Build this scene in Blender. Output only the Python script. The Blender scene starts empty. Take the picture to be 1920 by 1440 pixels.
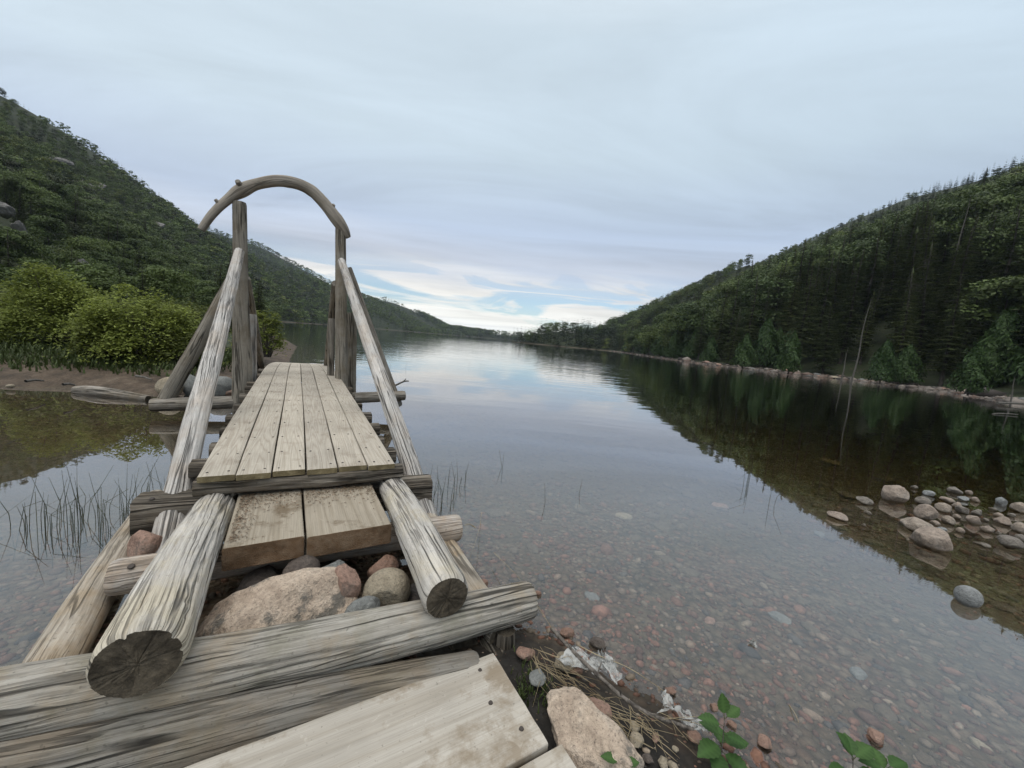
import bpy, math, random
import numpy as np
from mathutils import Vector, Matrix

C = bpy.context.scene.collection
sc = bpy.context.scene
R = np.random.default_rng(7)
random.seed(7)

# ------------------------------------------------------------------ camera
HC = 1.42                      # lens height above the water
SLOPE = math.atan(0.09)        # roll of the hand-held camera
PITCH = math.atan((720 - 637) * math.cos(SLOPE) / 721.0)
cam = bpy.data.cameras.new("camera")
cam.sensor_fit = 'HORIZONTAL'
cam.sensor_width = 36.0
cam.lens = 36.0 * 721.0 / 1920.0
cam.clip_start = 0.02
cam.clip_end = 6000
camo = bpy.data.objects.new("camera", cam)
C.objects.link(camo)
_f = Vector((0, math.cos(PITCH), -math.sin(PITCH)))
_u = Vector((0, math.sin(PITCH), math.cos(PITCH)))
_r = Vector((1, 0, 0))
_cs, _sn = math.cos(SLOPE), math.sin(SLOPE)
_X = _r * _cs + _u * _sn
_Y = _u * _cs - _r * _sn
M = Matrix((( _X.x, _Y.x, -_f.x, 0), (_X.y, _Y.y, -_f.y, 0), (_X.z, _Y.z, -_f.z, HC), (0, 0, 0, 1)))
camo.matrix_world = M
sc.camera = camo

# ------------------------------------------------------------------ light
SUN_EL, SUN_AZ = math.radians(52), math.radians(205)   # azimuth clockwise from the view heading
sun = bpy.data.lights.new("sun", 'SUN')
sun.energy = 0.9
sun.angle = math.radians(40)
sun.color = (1.0, 0.965, 0.91)
suno = bpy.data.objects.new("sun", sun)
C.objects.link(suno)
_d = Vector((math.sin(SUN_AZ) * math.cos(SUN_EL), math.cos(SUN_AZ) * math.cos(SUN_EL), math.sin(SUN_EL)))
suno.rotation_euler = _d.to_track_quat('Z', 'Y').to_euler()
suno.location = (0, 0, 50)

world = bpy.data.worlds.new("World")
sc.world = world
world.use_nodes = True


class NT:
    """tiny node helper"""
    def __init__(self, nt):
        self.nt = nt
        nt.nodes.clear()

    def n(self, t, props=None, **ins):
        nd = self.nt.nodes.new(t)
        for k, v in (props or {}).items():
            setattr(nd, k, v)
        for k, v in ins.items():
            key = k.replace('_', ' ')
            if key.startswith('i') and key[1:].isdigit():
                s = nd.inputs[int(key[1:])]
            else:
                s = nd.inputs[key]
            self.set(s, v)
        return nd

    def set(self, s, v):
        if isinstance(v, bpy.types.NodeSocket):
            self.nt.links.new(v, s)
        elif isinstance(v, bpy.types.Node):
            self.nt.links.new(v.outputs[0], s)
        else:
            if isinstance(v, tuple) and len(v) == 3 and s.type == 'RGBA':
                v = v + (1.0,)
            s.default_value = v

    def math(self, op, a, b=0.0, c=0.0, clamp=False):
        nd = self.nt.nodes.new('ShaderNodeMath')
        nd.operation = op
        nd.use_clamp = clamp
        for i, v in enumerate((a, b, c)):
            self.set(nd.inputs[i], v)
        return nd.outputs[0]

    def mix(self, f, a, b, mode='MIX'):
        nd = self.nt.nodes.new('ShaderNodeMix')
        nd.data_type = 'RGBA'
        nd.blend_type = mode
        self.set(nd.inputs[0], f)
        self.set(nd.inputs[6], a)
        self.set(nd.inputs[7], b)
        return nd.outputs[2]

    def ramp(self, f, stops, interp='LINEAR'):
        nd = self.nt.nodes.new('ShaderNodeValToRGB')
        cr = nd.color_ramp
        cr.interpolation = interp
        while len(cr.elements) < len(stops):
            cr.elements.new(0.5)
        for e, (p, c) in zip(cr.elements, stops):
            e.position = p
            e.color = (c, c, c, 1) if not isinstance(c, tuple) else c + (1,)
        self.set(nd.inputs[0], f)
        return nd.outputs[0]

    def maprange(self, v, a, b, c=0.0, d=1.0):
        nd = self.nt.nodes.new('ShaderNodeMapRange')
        for i, x in enumerate((v, a, b, c, d)):
            self.set(nd.inputs[i], x)
        return nd.outputs[0]

    def noise(self, vec, scale, detail=3.0, rough=0.55, dist=0.0):
        nd = self.nt.nodes.new('ShaderNodeTexNoise')
        self.set(nd.inputs['Vector'], vec)
        nd.inputs['Scale'].default_value = scale
        nd.inputs['Detail'].default_value = detail
        nd.inputs['Roughness'].default_value = rough
        nd.inputs['Distortion'].default_value = dist
        return nd.outputs[0]

    def scale(self, vec, s, loc=(0, 0, 0), rot=(0, 0, 0)):
        nd = self.nt.nodes.new('ShaderNodeMapping')
        self.set(nd.inputs[0], vec)
        nd.inputs['Location'].default_value = loc
        nd.inputs['Rotation'].default_value = rot
        nd.inputs['Scale'].default_value = s
        return nd.outputs[0]


# sky: clear Nishita sky seen through gaps of a high, thin overcast
w = NT(world.node_tree)
out = w.n('ShaderNodeOutputWorld')
sky = w.n('ShaderNodeTexSky', dict(sky_type='NISHITA', sun_disc=False, sun_elevation=SUN_EL, sun_rotation=SUN_AZ,
                                  air_density=1.0, dust_density=0.6, ozone_density=3.0))
bg_clear = w.n('ShaderNodeBackground', Color=sky.outputs[0], Strength=0.115)
tc = w.n('ShaderNodeTexCoord')
gen = tc.outputs['Generated']
sep = w.n('ShaderNodeSeparateXYZ', Vector=gen)
elev = sep.outputs[2]
den = w.math('ADD', w.math('MAXIMUM', elev, 0.0), 0.10)
px = w.math('DIVIDE', sep.outputs[0], den)
py = w.math('DIVIDE', sep.outputs[1], den)
comb = w.n('ShaderNodeCombineXYZ', X=px, Y=py, Z=0.3)
plane = comb.outputs[0]
n1 = w.noise(w.scale(plane, (0.55, 1.0, 1.0), rot=(0, 0, 0.5)), 0.55, 5.0, 0.55, 0.6)
n2 = w.noise(w.scale(plane, (0.35, 1.0, 1.0), loc=(3.1, 1.7, 0), rot=(0, 0, -0.35)), 1.3, 6.0, 0.6, 0.9)
e_d = w.math('ADD', elev, w.math('MULTIPLY', w.math('SUBTRACT', n1, 0.5), 0.16))
# overcast tone by height: pale gap at the horizon, lavender-grey base, paler veil above, bright zenith
base = w.ramp(e_d, [(0.0, (0.86, 0.91, 0.94)), (0.05, (0.90, 0.91, 0.88)), (0.10, (0.85, 0.84, 0.80)), (0.165, (0.51, 0.57, 0.675)),
                    (0.26, (0.44, 0.535, 0.685)), (0.40, (0.535, 0.65, 0.755)), (0.58, (0.565, 0.68, 0.78)), (0.78, (0.72, 0.80, 0.86)), (0.88, (1.5, 1.52, 1.54)),
                    (1.0, (2.7, 2.66, 2.6))])
lr = w.maprange(sep.outputs[0], -0.75, 0.75, 1.0, 0.0)
base = w.mix(w.math('MULTIPLY', lr, 0.45), base, w.mix(1.0, base, (1.30, 1.22, 1.14), 'MULTIPLY'))
tone = w.ramp(n2, [(0.28, 0.85), (0.5, 1.0), (0.72, 1.12)])
base = w.mix(1.0, base, tone, 'MULTIPLY')
bg_cloud = w.n('ShaderNodeBackground', Color=base, Strength=1.0)
# cover: complete above ~7 degrees, torn into streaks below
streak = w.noise(w.scale(gen, (1.7, 1.7, 13.0), loc=(.3, .1, .35), rot=(0, 0.10, 0.0)), 1.7, 7.0, 0.55, 0.9)
hi = w.maprange(elev, 0.10, 0.185, 0.0, 1.0)
gap = w.maprange(streak, 0.43, 0.53, 0.0, 1.0)
low = w.maprange(elev, 0.0, 0.06, 0.80, 0.0)
cover = w.math('MAXIMUM', w.math('MAXIMUM', hi, w.math('MULTIPLY', gap, .95)), low, clamp=True)
mixs = w.n('ShaderNodeMixShader', i0=cover, i1=bg_clear.outputs[0], i2=bg_cloud.outputs[0])
w.nt.links.new(mixs.outputs[0], out.inputs[0])

sc.view_settings.view_transform = 'Standard'
sc.view_settings.look = 'None'
sc.view_settings.exposure = 0.14
sc.view_settings.gamma = 1.0
sc.view_settings.use_curve_mapping = False
sc.cycles.max_bounces = 8
sc.cycles.diffuse_bounces = 2
sc.cycles.glossy_bounces = 3
sc.cycles.transmission_bounces = 4
sc.cycles.transparent_max_bounces = 16
sc.cycles.volume_bounces = 0
sc.cycles.caustics_reflective = False
sc.cycles.caustics_refractive = False
sc.cycles.sample_clamp_indirect = 4.0

# ------------------------------------------------------------------ helpers
AZ = math.radians(29.5)        # the footbridge runs 29.5 degrees left of the view
CA, SA = math.cos(AZ), math.sin(AZ)


def b2w(p):                    # bridge frame (across, along, up) -> world
    v, u, z = p
    return (v * CA - u * SA, v * SA + u * CA, z)


def hsh(ix, iy, iz, seed):
    h = (ix * 374761393 + iy * 668265263 + iz * 2147483647 + seed * 1274126177) & 0xFFFFFFFF
    h = ((h ^ (h >> 13)) * 1274126177) & 0xFFFFFFFF
    h = ((h ^ (h >> 16)) * 2246822519) & 0xFFFFFFFF
    return ((h ^ (h >> 15)) & 0xFFFFFF) / float(0xFFFFFF)


def vnoise(p, seed=0):         # smooth value noise, 0..1, p (N,3)
    p = np.asarray(p, float)
    i = np.floor(p).astype(np.int64)
    f = p - i
    f = f * f * f * (f * (f * 6 - 15) + 10)
    r = np.zeros(len(p))
    for dx in (0, 1):
        for dy in (0, 1):
            for dz in (0, 1):
                wgt = (f[:, 0] if dx else 1 - f[:, 0]) * (f[:, 1] if dy else 1 - f[:, 1]) * (f[:, 2] if dz else 1 - f[:, 2])
                r += wgt * hsh(i[:, 0] + dx, i[:, 1] + dy, i[:, 2] + dz, seed)
    return r


def fbm(p, seed=0, oct=4, gain=0.5):
    p = np.asarray(p, float)
    s, a, t = 0.0, 1.0, 0.0
    for k in range(oct):
        s = s + a * vnoise(p * (2.0 ** k) + 17.3 * k, seed + k)
        t += a
        a *= gain
    return s / t


class MB:
    """mesh buffer: verts, faces (lists), uv per vertex, material index per face, colour per vertex"""
    def __init__(self):
        self.v, self.f, self.uv, self.mi, self.col, self.n = [], [], [], [], [], 0

    def add(self, v, f, uv=None, mi=0, col=None):
        v = np.asarray(v, float).reshape(-1, 3)
        f = np.asarray(f, np.int64)
        self.v.append(v)
        self.f.append(f + self.n)
        self.uv.append(np.zeros((len(v), 3)) if uv is None else np.asarray(uv, float))
        self.mi.append(np.full(len(f), mi, np.int32) if np.isscalar(mi) else np.asarray(mi, np.int32))
        c = np.ones((len(v), 3)) if col is None else np.broadcast_to(np.asarray(col, float), (len(v), 3))
        self.col.append(c)
        self.n += len(v)
        return self

    def build(self, name, mats, parent=None, smooth=True, loc=None, rotz=0.0):
        me = bpy.data.meshes.new(name)
        V = np.concatenate(self.v)
        loops, starts, tot = [], [], 0
        sizes = []
        for f in self.f:
            if len(f) == 0:
                continue
            loops.append(f.reshape(-1))
            sizes.append(np.full(len(f), f.shape[1], np.int64))
        L = np.concatenate(loops)
        S = np.concatenate(sizes)
        st = np.concatenate([[0], np.cumsum(S)[:-1]])
        me.vertices.add(len(V))
        me.vertices.foreach_set('co', V.astype(np.float32).reshape(-1))
        me.loops.add(len(L))
        me.loops.foreach_set('vertex_index', L.astype(np.int32))
        me.polygons.add(len(S))
        me.polygons.foreach_set('loop_start', st.astype(np.int32))
        me.polygons.foreach_set('material_index', np.concatenate(self.mi))
        me.polygons.foreach_set('use_smooth', np.full(len(S), bool(smooth)))
        me.update(calc_edges=True)
        UV = np.concatenate(self.uv)
        if np.any(UV):             # along / across / through the timber, in metres
            ga = me.attributes.new('grain', 'FLOAT_VECTOR', 'POINT')
            ga.data.foreach_set('vector', UV.astype(np.float32).reshape(-1))
        CO = np.concatenate(self.col)
        at = me.color_attributes.new('tint', 'FLOAT_COLOR', 'POINT')
        at.data.foreach_set('color', np.concatenate([CO, np.ones((len(CO), 1))], 1).astype(np.float32).reshape(-1))
        me.validate()
        for m in (mats if isinstance(mats, (list, tuple)) else [mats]):
            me.materials.append(m)
        o = bpy.data.objects.new(name, me)
        C.objects.link(o)
        if parent is not None:
            o.parent = parent
        if loc is not None:
            o.location = loc
        o.rotation_euler.z = rotz
        return o


def tag(o, label=None, cat=None, group=None, kind=None):
    if label:
        o['label'] = label
    if cat:
        o['category'] = cat
    if group:
        o['group'] = group
    if kind:
        o['kind'] = kind
    return o


def empty(name, loc, rz=0.0):
    o = bpy.data.objects.new(name, None)
    o.empty_display_size = 0.1
    C.objects.link(o)
    o.location = loc
    o.rotation_euler.z = rz
    return o


def resample(pts, step):
    """Catmull-Rom through pts (rows may carry extra columns such as radius)"""
    P = np.asarray(pts, float)
    if len(P) == 2:
        n = max(2, int(np.linalg.norm(P[1, :3] - P[0, :3]) / step) + 1)
        t = np.linspace(0, 1, n)[:, None]
        return P[0] * (1 - t) + P[1] * t
    E = np.vstack([2 * P[0] - P[1], P, 2 * P[-1] - P[-2]])
    o = []
    for i in range(1, len(E) - 2):
        p0, p1, p2, p3 = E[i - 1], E[i], E[i + 1], E[i + 2]
        n = max(1, int(round(np.linalg.norm(p2[:3] - p1[:3]) / step)))
        for t in np.arange(n) / n:
            o.append(0.5 * ((2 * p1) + (-p0 + p2) * t + (2 * p0 - 5 * p1 + 4 * p2 - p3) * t * t + (-p0 + 3 * p1 - 3 * p2 + p3) * t ** 3))
    o.append(P[-1])
    return np.array(o)


def frames(P, up=None):
    T = np.gradient(P, axis=0)
    T /= np.linalg.norm(T, axis=1)[:, None] + 1e-12
    N = np.zeros_like(P)
    if up is not None:
        u = np.asarray(up, float)
        for i in range(len(P)):
            n = u - T[i] * (u @ T[i])
            N[i] = n / np.linalg.norm(n)
    else:
        a = np.array([0, 0, 1.0]) if abs(T[0, 2]) < 0.9 else np.array([0, 1.0, 0])
        n = a - T[0] * (a @ T[0])
        for i in range(len(P)):
            n = n - T[i] * (n @ T[i])
            n = n / np.linalg.norm(n)
            N[i] = n
    B = np.cross(T, N)
    return T, N, B


def log_into(mb, pts, seed, K=56, step=0.02, crack=0.012, lump=0.05, grain=0.0025, ncrack=7.0, ends=True, endmi=1, twist=0.25, flat=None, bevel=0.01,
             knots=4):
    """weathered log: pts rows are x,y,z,radius. Real cracks, lumps, knots and sawn ends."""
    Q = resample(pts, step)
    P, rad = Q[:, :3], Q[:, 3]
    n = len(P)
    s = np.concatenate([[0], np.cumsum(np.linalg.norm(np.diff(P, axis=0), axis=1))])
    T, N, B = frames(P)
    th = np.linspace(0, 2 * np.pi, K, endpoint=False)
    S, TH = np.meshgrid(s, th, indexing='ij')
    RD = np.repeat(rad[:, None], K, 1)
    ang = TH + twist * S
    cx, cy = np.cos(ang), np.sin(ang)
    rmean = rad.mean()
    def nz(fr, fl, sd, o=3):
        p = np.stack([cx.ravel() * fr, cy.ravel() * fr, S.ravel() * fl + sd * 3.7], 1)
        return fbm(p, sd, o).reshape(n, K)
    lumpn = nz(1.2, 1.1 / max(rmean * 6, .3), seed, 3) - 0.5
    # drying cracks: a handful of splits that wander along the trunk
    rc_ = np.random.default_rng(seed + 500)
    cr = np.zeros_like(S)
    for q in range(int(ncrack * 1.6)):
        a0, ln = rc_.uniform(0, 2 * np.pi), s[-1] * rc_.uniform(.25, .9)
        s0 = rc_.uniform(-.15 * s[-1], s[-1] - ln * .7)
        tt = (S - s0) / ln
        path = a0 + .35 * (fbm(np.stack([s * 1.6, s * 0 + q, s * 0], 1), seed + q, 3) - .5)[:, None] * .1 / rmean + rc_.normal() * .05 * (S - s0)
        dd = np.abs((TH - path + np.pi) % (2 * np.pi) - np.pi) * RD
        wdt = rc_.uniform(.0035, .0065) * min(1.2, rmean / .09)
        env = np.clip(np.minimum(tt, 1 - tt) * 6, 0, 1)
        cr = np.maximum(cr, np.exp(-(dd / wdt) ** 2) * env * rc_.uniform(.5, 1.1))
    cr2 = 0.0
    gr = nz(ncrack * 3.0, 5.0, seed + 41, 2) - 0.5
    r = RD * (1 + lump * 2 * lumpn) - crack * cr + grain * 1.4 * gr
    rg = np.random.default_rng(seed)
    for k in range(knots):
        ks, kt = rg.uniform(0.06, max(0.1, s[-1] - .06)), rg.uniform(0, 2 * np.pi)
        dd = np.minimum(np.abs(TH - kt), 2 * np.pi - np.abs(TH - kt)) * RD
        rr = np.sqrt(dd ** 2 + ((S - ks) * 0.6) ** 2)
        kr = rg.uniform(.012, .028) * min(1.0, rmean / .09)
        r += 0.35 * kr * np.exp(-(rr / kr) ** 2) - 0.5 * kr * np.exp(-(rr / (kr * .45)) ** 2)
    if ends:
        eb = np.minimum(S, s[-1] - S)
        r *= 1 - 0.10 * np.exp(-eb / max(bevel, 1e-3)) 
    ox, oy = np.cos(TH) * r, np.sin(TH) * r
    if flat is not None:       # hewn faces: clamp in the N direction
        oy = np.clip(oy, -flat[0], flat[0]); ox = np.clip(ox, -flat[1], flat[1])
    V = P[:, None, :] + ox[..., None] * N[:, None, :] + oy[..., None] * B[:, None, :]
    i = np.arange(n - 1)[:, None] * K
    j = np.arange(K)[None, :]
    j2 = (j + 1) % K
    F = np.stack([i + j, i + j2, i + K + j2, i + K + j], -1).reshape(-1, 4)
    uv = np.stack([S.ravel() + seed * 1.37, (rmean * np.cos(ang)).ravel() + seed * 0.61, (rmean * np.sin(ang)).ravel() + seed * .29], 1)
    mb.add(V.reshape(-1, 3), F, uv, 0)
    if ends:
        for e, idx in ((0, 0), (1, n - 1)):
            ring = V[idx]
            c = ring.mean(0)
            nr = 9
            rows, uvs = [], []
            for q in range(nr + 1):
                t = 1 - q / nr
                d = (ring - c) * t
                pp = np.stack([np.cos(th) * 2.2, np.sin(th) * 2.2, np.full(K, t * 9.0)], 1)
                dn = (fbm(pp * 1.7, seed + 77 + e, 3) - 0.5) * 0.016 * min(1, rmean / .1) * (t < 0.999)
                rc = np.abs(vnoise(np.stack([np.cos(th) * 3, np.sin(th) * 3, np.full(K, 5.0 + e)], 1), seed + 5) - .5)
                dn = dn - 0.007 * min(1, rmean / .1) * np.exp(-(rc / .03) ** 2) * (t < .999) * (t > .05)
                rows.append(c + d + (T[idx] * (-1 if e == 0 else 1))[None, :] * dn[:, None])
                uvs.append(np.stack([np.full(K, seed * 1.37), np.cos(th) * t * rmean + seed * .61, np.sin(th) * t * rmean + seed * .29], 1))
            VV = np.concatenate(rows)
            ii = np.arange(nr)[:, None] * K
            FF = np.stack([ii + j, ii + j2, ii + K + j2, ii + K + j], -1).reshape(-1, 4)
            if e == 0:
                FF = FF[:, ::-1]
            mb.add(VV, FF, np.concatenate(uvs), endmi)
    return mb


def rrect(wd, ht, r, nx, ny):
    """rounded rectangle outline, starting on the top face, counter-clockwise"""
    pts = []
    xs = np.linspace(wd / 2 - r, -wd / 2 + r, nx)
    pts += [(x, ht / 2) for x in xs]
    pts += [(-wd / 2 + r * (1 - math.sin(math.pi / 4)), ht / 2 - r * (1 - math.cos(math.pi / 4)))]
    ys = np.linspace(ht / 2 - r, -ht / 2 + r, ny)
    pts += [(-wd / 2, y) for y in ys]
    pts += [(-wd / 2 + r * .3, -ht / 2 + r * .3)]
    pts += [(x, -ht / 2) for x in xs[::-1]]
    pts += [(wd / 2 - r * .3, -ht / 2 + r * .3)]
    pts += [(wd / 2, y) for y in ys[::-1]]
    pts += [(wd / 2 - r * (1 - math.sin(math.pi / 4)), ht / 2 - r * (1 - math.cos(math.pi / 4)))]
    return np.array(pts)


def plank_into(mb, pts, wd, ht, seed, r=0.004, nx=10, ny=3, step=0.05, rough=0.0015, crack=0.0, up=(0, 0, 1), endmi=1, width_mul=None):
    """sawn timber swept along pts (centre line)"""
    P = resample(pts, step)[:, :3]
    n = len(P)
    s = np.concatenate([[0], np.cumsum(np.linalg.norm(np.diff(P, axis=0), axis=1))])
    T, N, B = frames(P, up)
    pr = rrect(wd, ht, r, nx, ny)
    K = len(pr)
    per = np.concatenate([[0], np.cumsum(np.linalg.norm(np.diff(pr, axis=0), axis=1))])
    S = np.repeat(s[:, None], K, 1)
    X = np.repeat(pr[None, :, 0], n, 0).copy()
    Y = np.repeat(pr[None, :, 1], n, 0).copy()
    q = np.stack([X.ravel() * 18, Y.ravel() * 18, S.ravel() * 2.2 + seed * 5.1], 1)
    nn = (fbm(q, seed, 3) - 0.5).reshape(n, K)
    q2 = np.stack([X.ravel() * 70, Y.ravel() * 70, S.ravel() * 1.6 + seed], 1)
    cr = np.exp(-(np.abs(fbm(q2, seed + 3, 2) - .5) / .03) ** 2).reshape(n, K)
    dl = np.hypot(X / (wd / 2), Y / (ht / 2)) + 1e-6
    X += rough * 2 * nn * X / (wd / 2) / dl * 1.2
    Y += rough * 2 * nn * np.sign(Y) - crack * cr * np.sign(Y)
    X -= crack * cr * np.sign(X) * (np.abs(X) > wd / 2 - r * 1.5)
    if width_mul is not None:
        X *= np.interp(s, np.linspace(0, s[-1], len(width_mul)), width_mul)[:, None]
    V = P[:, None, :] + X[..., None] * (-B)[:, None, :] + Y[..., None] * N[:, None, :]
    i = np.arange(n - 1)[:, None] * K
    j = np.arange(K)[None, :]
    j2 = (j + 1) % K
    F = np.stack([i + j, i + K + j, i + K + j2, i + j2], -1).reshape(-1, 4)[:, ::-1]
    uv = np.stack([S.ravel() + seed * 2.31, np.repeat(pr[None, :, 0], n, 0).ravel() + seed * 0.173, np.repeat(pr[None, :, 1], n, 0).ravel() + seed * .41], 1)
    mb.add(V.reshape(-1, 3), F, uv, 0)
    for e, idx in ((0, 0), (1, n - 1)):
        ring = V[idx]
        c = ring.mean(0)
        rows = [ring, c + (ring - c) * 0.97 + T[idx] * (-1 if e == 0 else 1) * 0.001, c[None, :]]
        VV = np.concatenate(rows)
        F1 = np.stack([j[0], j2[0], K + j2[0], K + j[0]], -1)
        F2 = np.stack([K + j[0], K + j2[0], np.full(K, 2 * K)], -1)
        if e == 1:
            F1, F2 = F1[:, ::-1], F2[:, ::-1]
        u0 = np.concatenate([pr, pr * .97, [[0, 0]]])
        u0 = np.stack([np.full(len(u0), seed * 2.31 + s[idx]), u0[:, 0] + seed * .173, u0[:, 1] + seed * .41], 1)
        mb.add(VV, F1, u0, endmi)
        mb.add(VV, F2, u0, endmi)
    return mb


def disc_into(mb, c, nrm, r, mi, h=0.0015, k=8):
    c = np.asarray(c, float)
    nrm = np.asarray(nrm, float) / np.linalg.norm(nrm)
    a = np.cross(nrm, [0.3, 0.9, 0.1]); a /= np.linalg.norm(a)
    b = np.cross(nrm, a)
    th = np.linspace(0, 2 * np.pi, k, endpoint=False)
    ring = c + r * (np.cos(th)[:, None] * a + np.sin(th)[:, None] * b)
    top = c + nrm * h + 0.75 * r * (np.cos(th)[:, None] * a + np.sin(th)[:, None] * b)
    V = np.concatenate([ring - nrm * .002, top, [c + nrm * h * 1.15]])
    j = np.arange(k); j2 = (j + 1) % k
    mb.add(V, np.stack([j, j2, k + j2, k + j], -1), None, mi)
    mb.add(V, np.stack([k + j, k + j2, np.full(k, 2 * k)], -1), None, mi)


def tube_into(mb, pts, r, k=5, step=None, mi=0, taper=0.3, col=None, seed=0):
    Q = np.asarray(pts, float) if step is None else resample(pts, step)
    P = Q[:, :3]
    n = len(P)
    T, N, B = frames(P)
    rr = r * np.linspace(1, taper, n)
    th = np.linspace(0, 2 * np.pi, k, endpoint=False)
    V = P[:, None, :] + rr[:, None, None] * (np.cos(th)[None, :, None] * N[:, None, :] + np.sin(th)[None, :, None] * B[:, None, :])
    i = np.arange(n - 1)[:, None] * k
    j = np.arange(k)[None, :]
    j2 = (j + 1) % k
    F = np.stack([i + j, i + j2, i + k + j2, i + k + j], -1).reshape(-1, 4)
    s = np.concatenate([[0], np.cumsum(np.linalg.norm(np.diff(P, axis=0), axis=1))])
    uv = np.stack([np.repeat(s, k) + seed + .1, np.tile(np.cos(th) * r, n), np.tile(np.sin(th) * r, n)], 1)
    mb.add(V.reshape(-1, 3), F, uv, mi, col)
    return mb


_ico = {}


def ico(sub):
    if sub not in _ico:
        import bmesh
        bm = bmesh.new()
        bmesh.ops.create_icosphere(bm, subdivisions=sub, radius=1.0)
        bm.verts.ensure_lookup_table()
        V = np.array([v.co[:] for v in bm.verts])
        F = np.array([[v.index for v in f.verts] for f in bm.faces])
        bm.free()
        _ico[sub] = (V, F)
    return _ico[sub]


def rock_shape(size, seed, sub=5, rough=0.10, facets=6, rot=0.0, boxy=0.0, tilt=0.0):
    """stone: sphere cut by random planes, then weathered by noise"""
    V, F = ico(sub)
    V = V.copy()
    rg = np.random.default_rng(seed)
    if boxy > 0:
        L = np.max(np.abs(V), 1)[:, None]
        V = V * (1 - boxy) + boxy * V / L * 0.9
    for k in range(facets):
        d = rg.normal(size=3); d /= np.linalg.norm(d)
        lim = rg.uniform(0.62, 0.9)
        pr = V @ d
        ex = np.maximum(pr - lim, 0)
        V -= (ex * 0.95)[:, None] * d
    r = 1 + rough * 2.2 * (fbm(V * 1.3 + seed * 3.1, seed, 3) - 0.5) + rough * 0.55 * (fbm(V * 5 + seed, seed + 9, 4) - 0.5)
    V = V * r[:, None]
    V = V * np.asarray(size)[None, :]
    c, s = math.cos(tilt), math.sin(tilt)
    V = V @ np.array([[1, 0, 0], [0, c, s], [0, -s, c]])
    c, s = math.cos(rot), math.sin(rot)
    V = V @ np.array([[c, s, 0], [-s, c, 0], [0, 0, 1]])
    return V, F


# ------------------------------------------------------------------ materials
def new_mat(name):
    m = bpy.data.materials.new(name)
    m.use_nodes = True
    return m, NT(m.node_tree)


def finish(m, t, col, rough=0.8, height=None, dist=0.004, spec=0.3, strength=1.0):
    o = t.n('ShaderNodeOutputMaterial')
    p = t.n('ShaderNodeBsdfPrincipled')
    t.set(p.inputs['Base Color'], col)
    t.set(p.inputs['Roughness'], rough)
    p.inputs['Specular IOR Level'].default_value = spec
    if height is not None:
        b = t.n('ShaderNodeBump', Height=height, Distance=dist, Strength=strength)
        t.nt.links.new(b.outputs[0], p.inputs['Normal'])
    t.nt.links.new(p.outputs[0], o.inputs[0])
    return m


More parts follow.
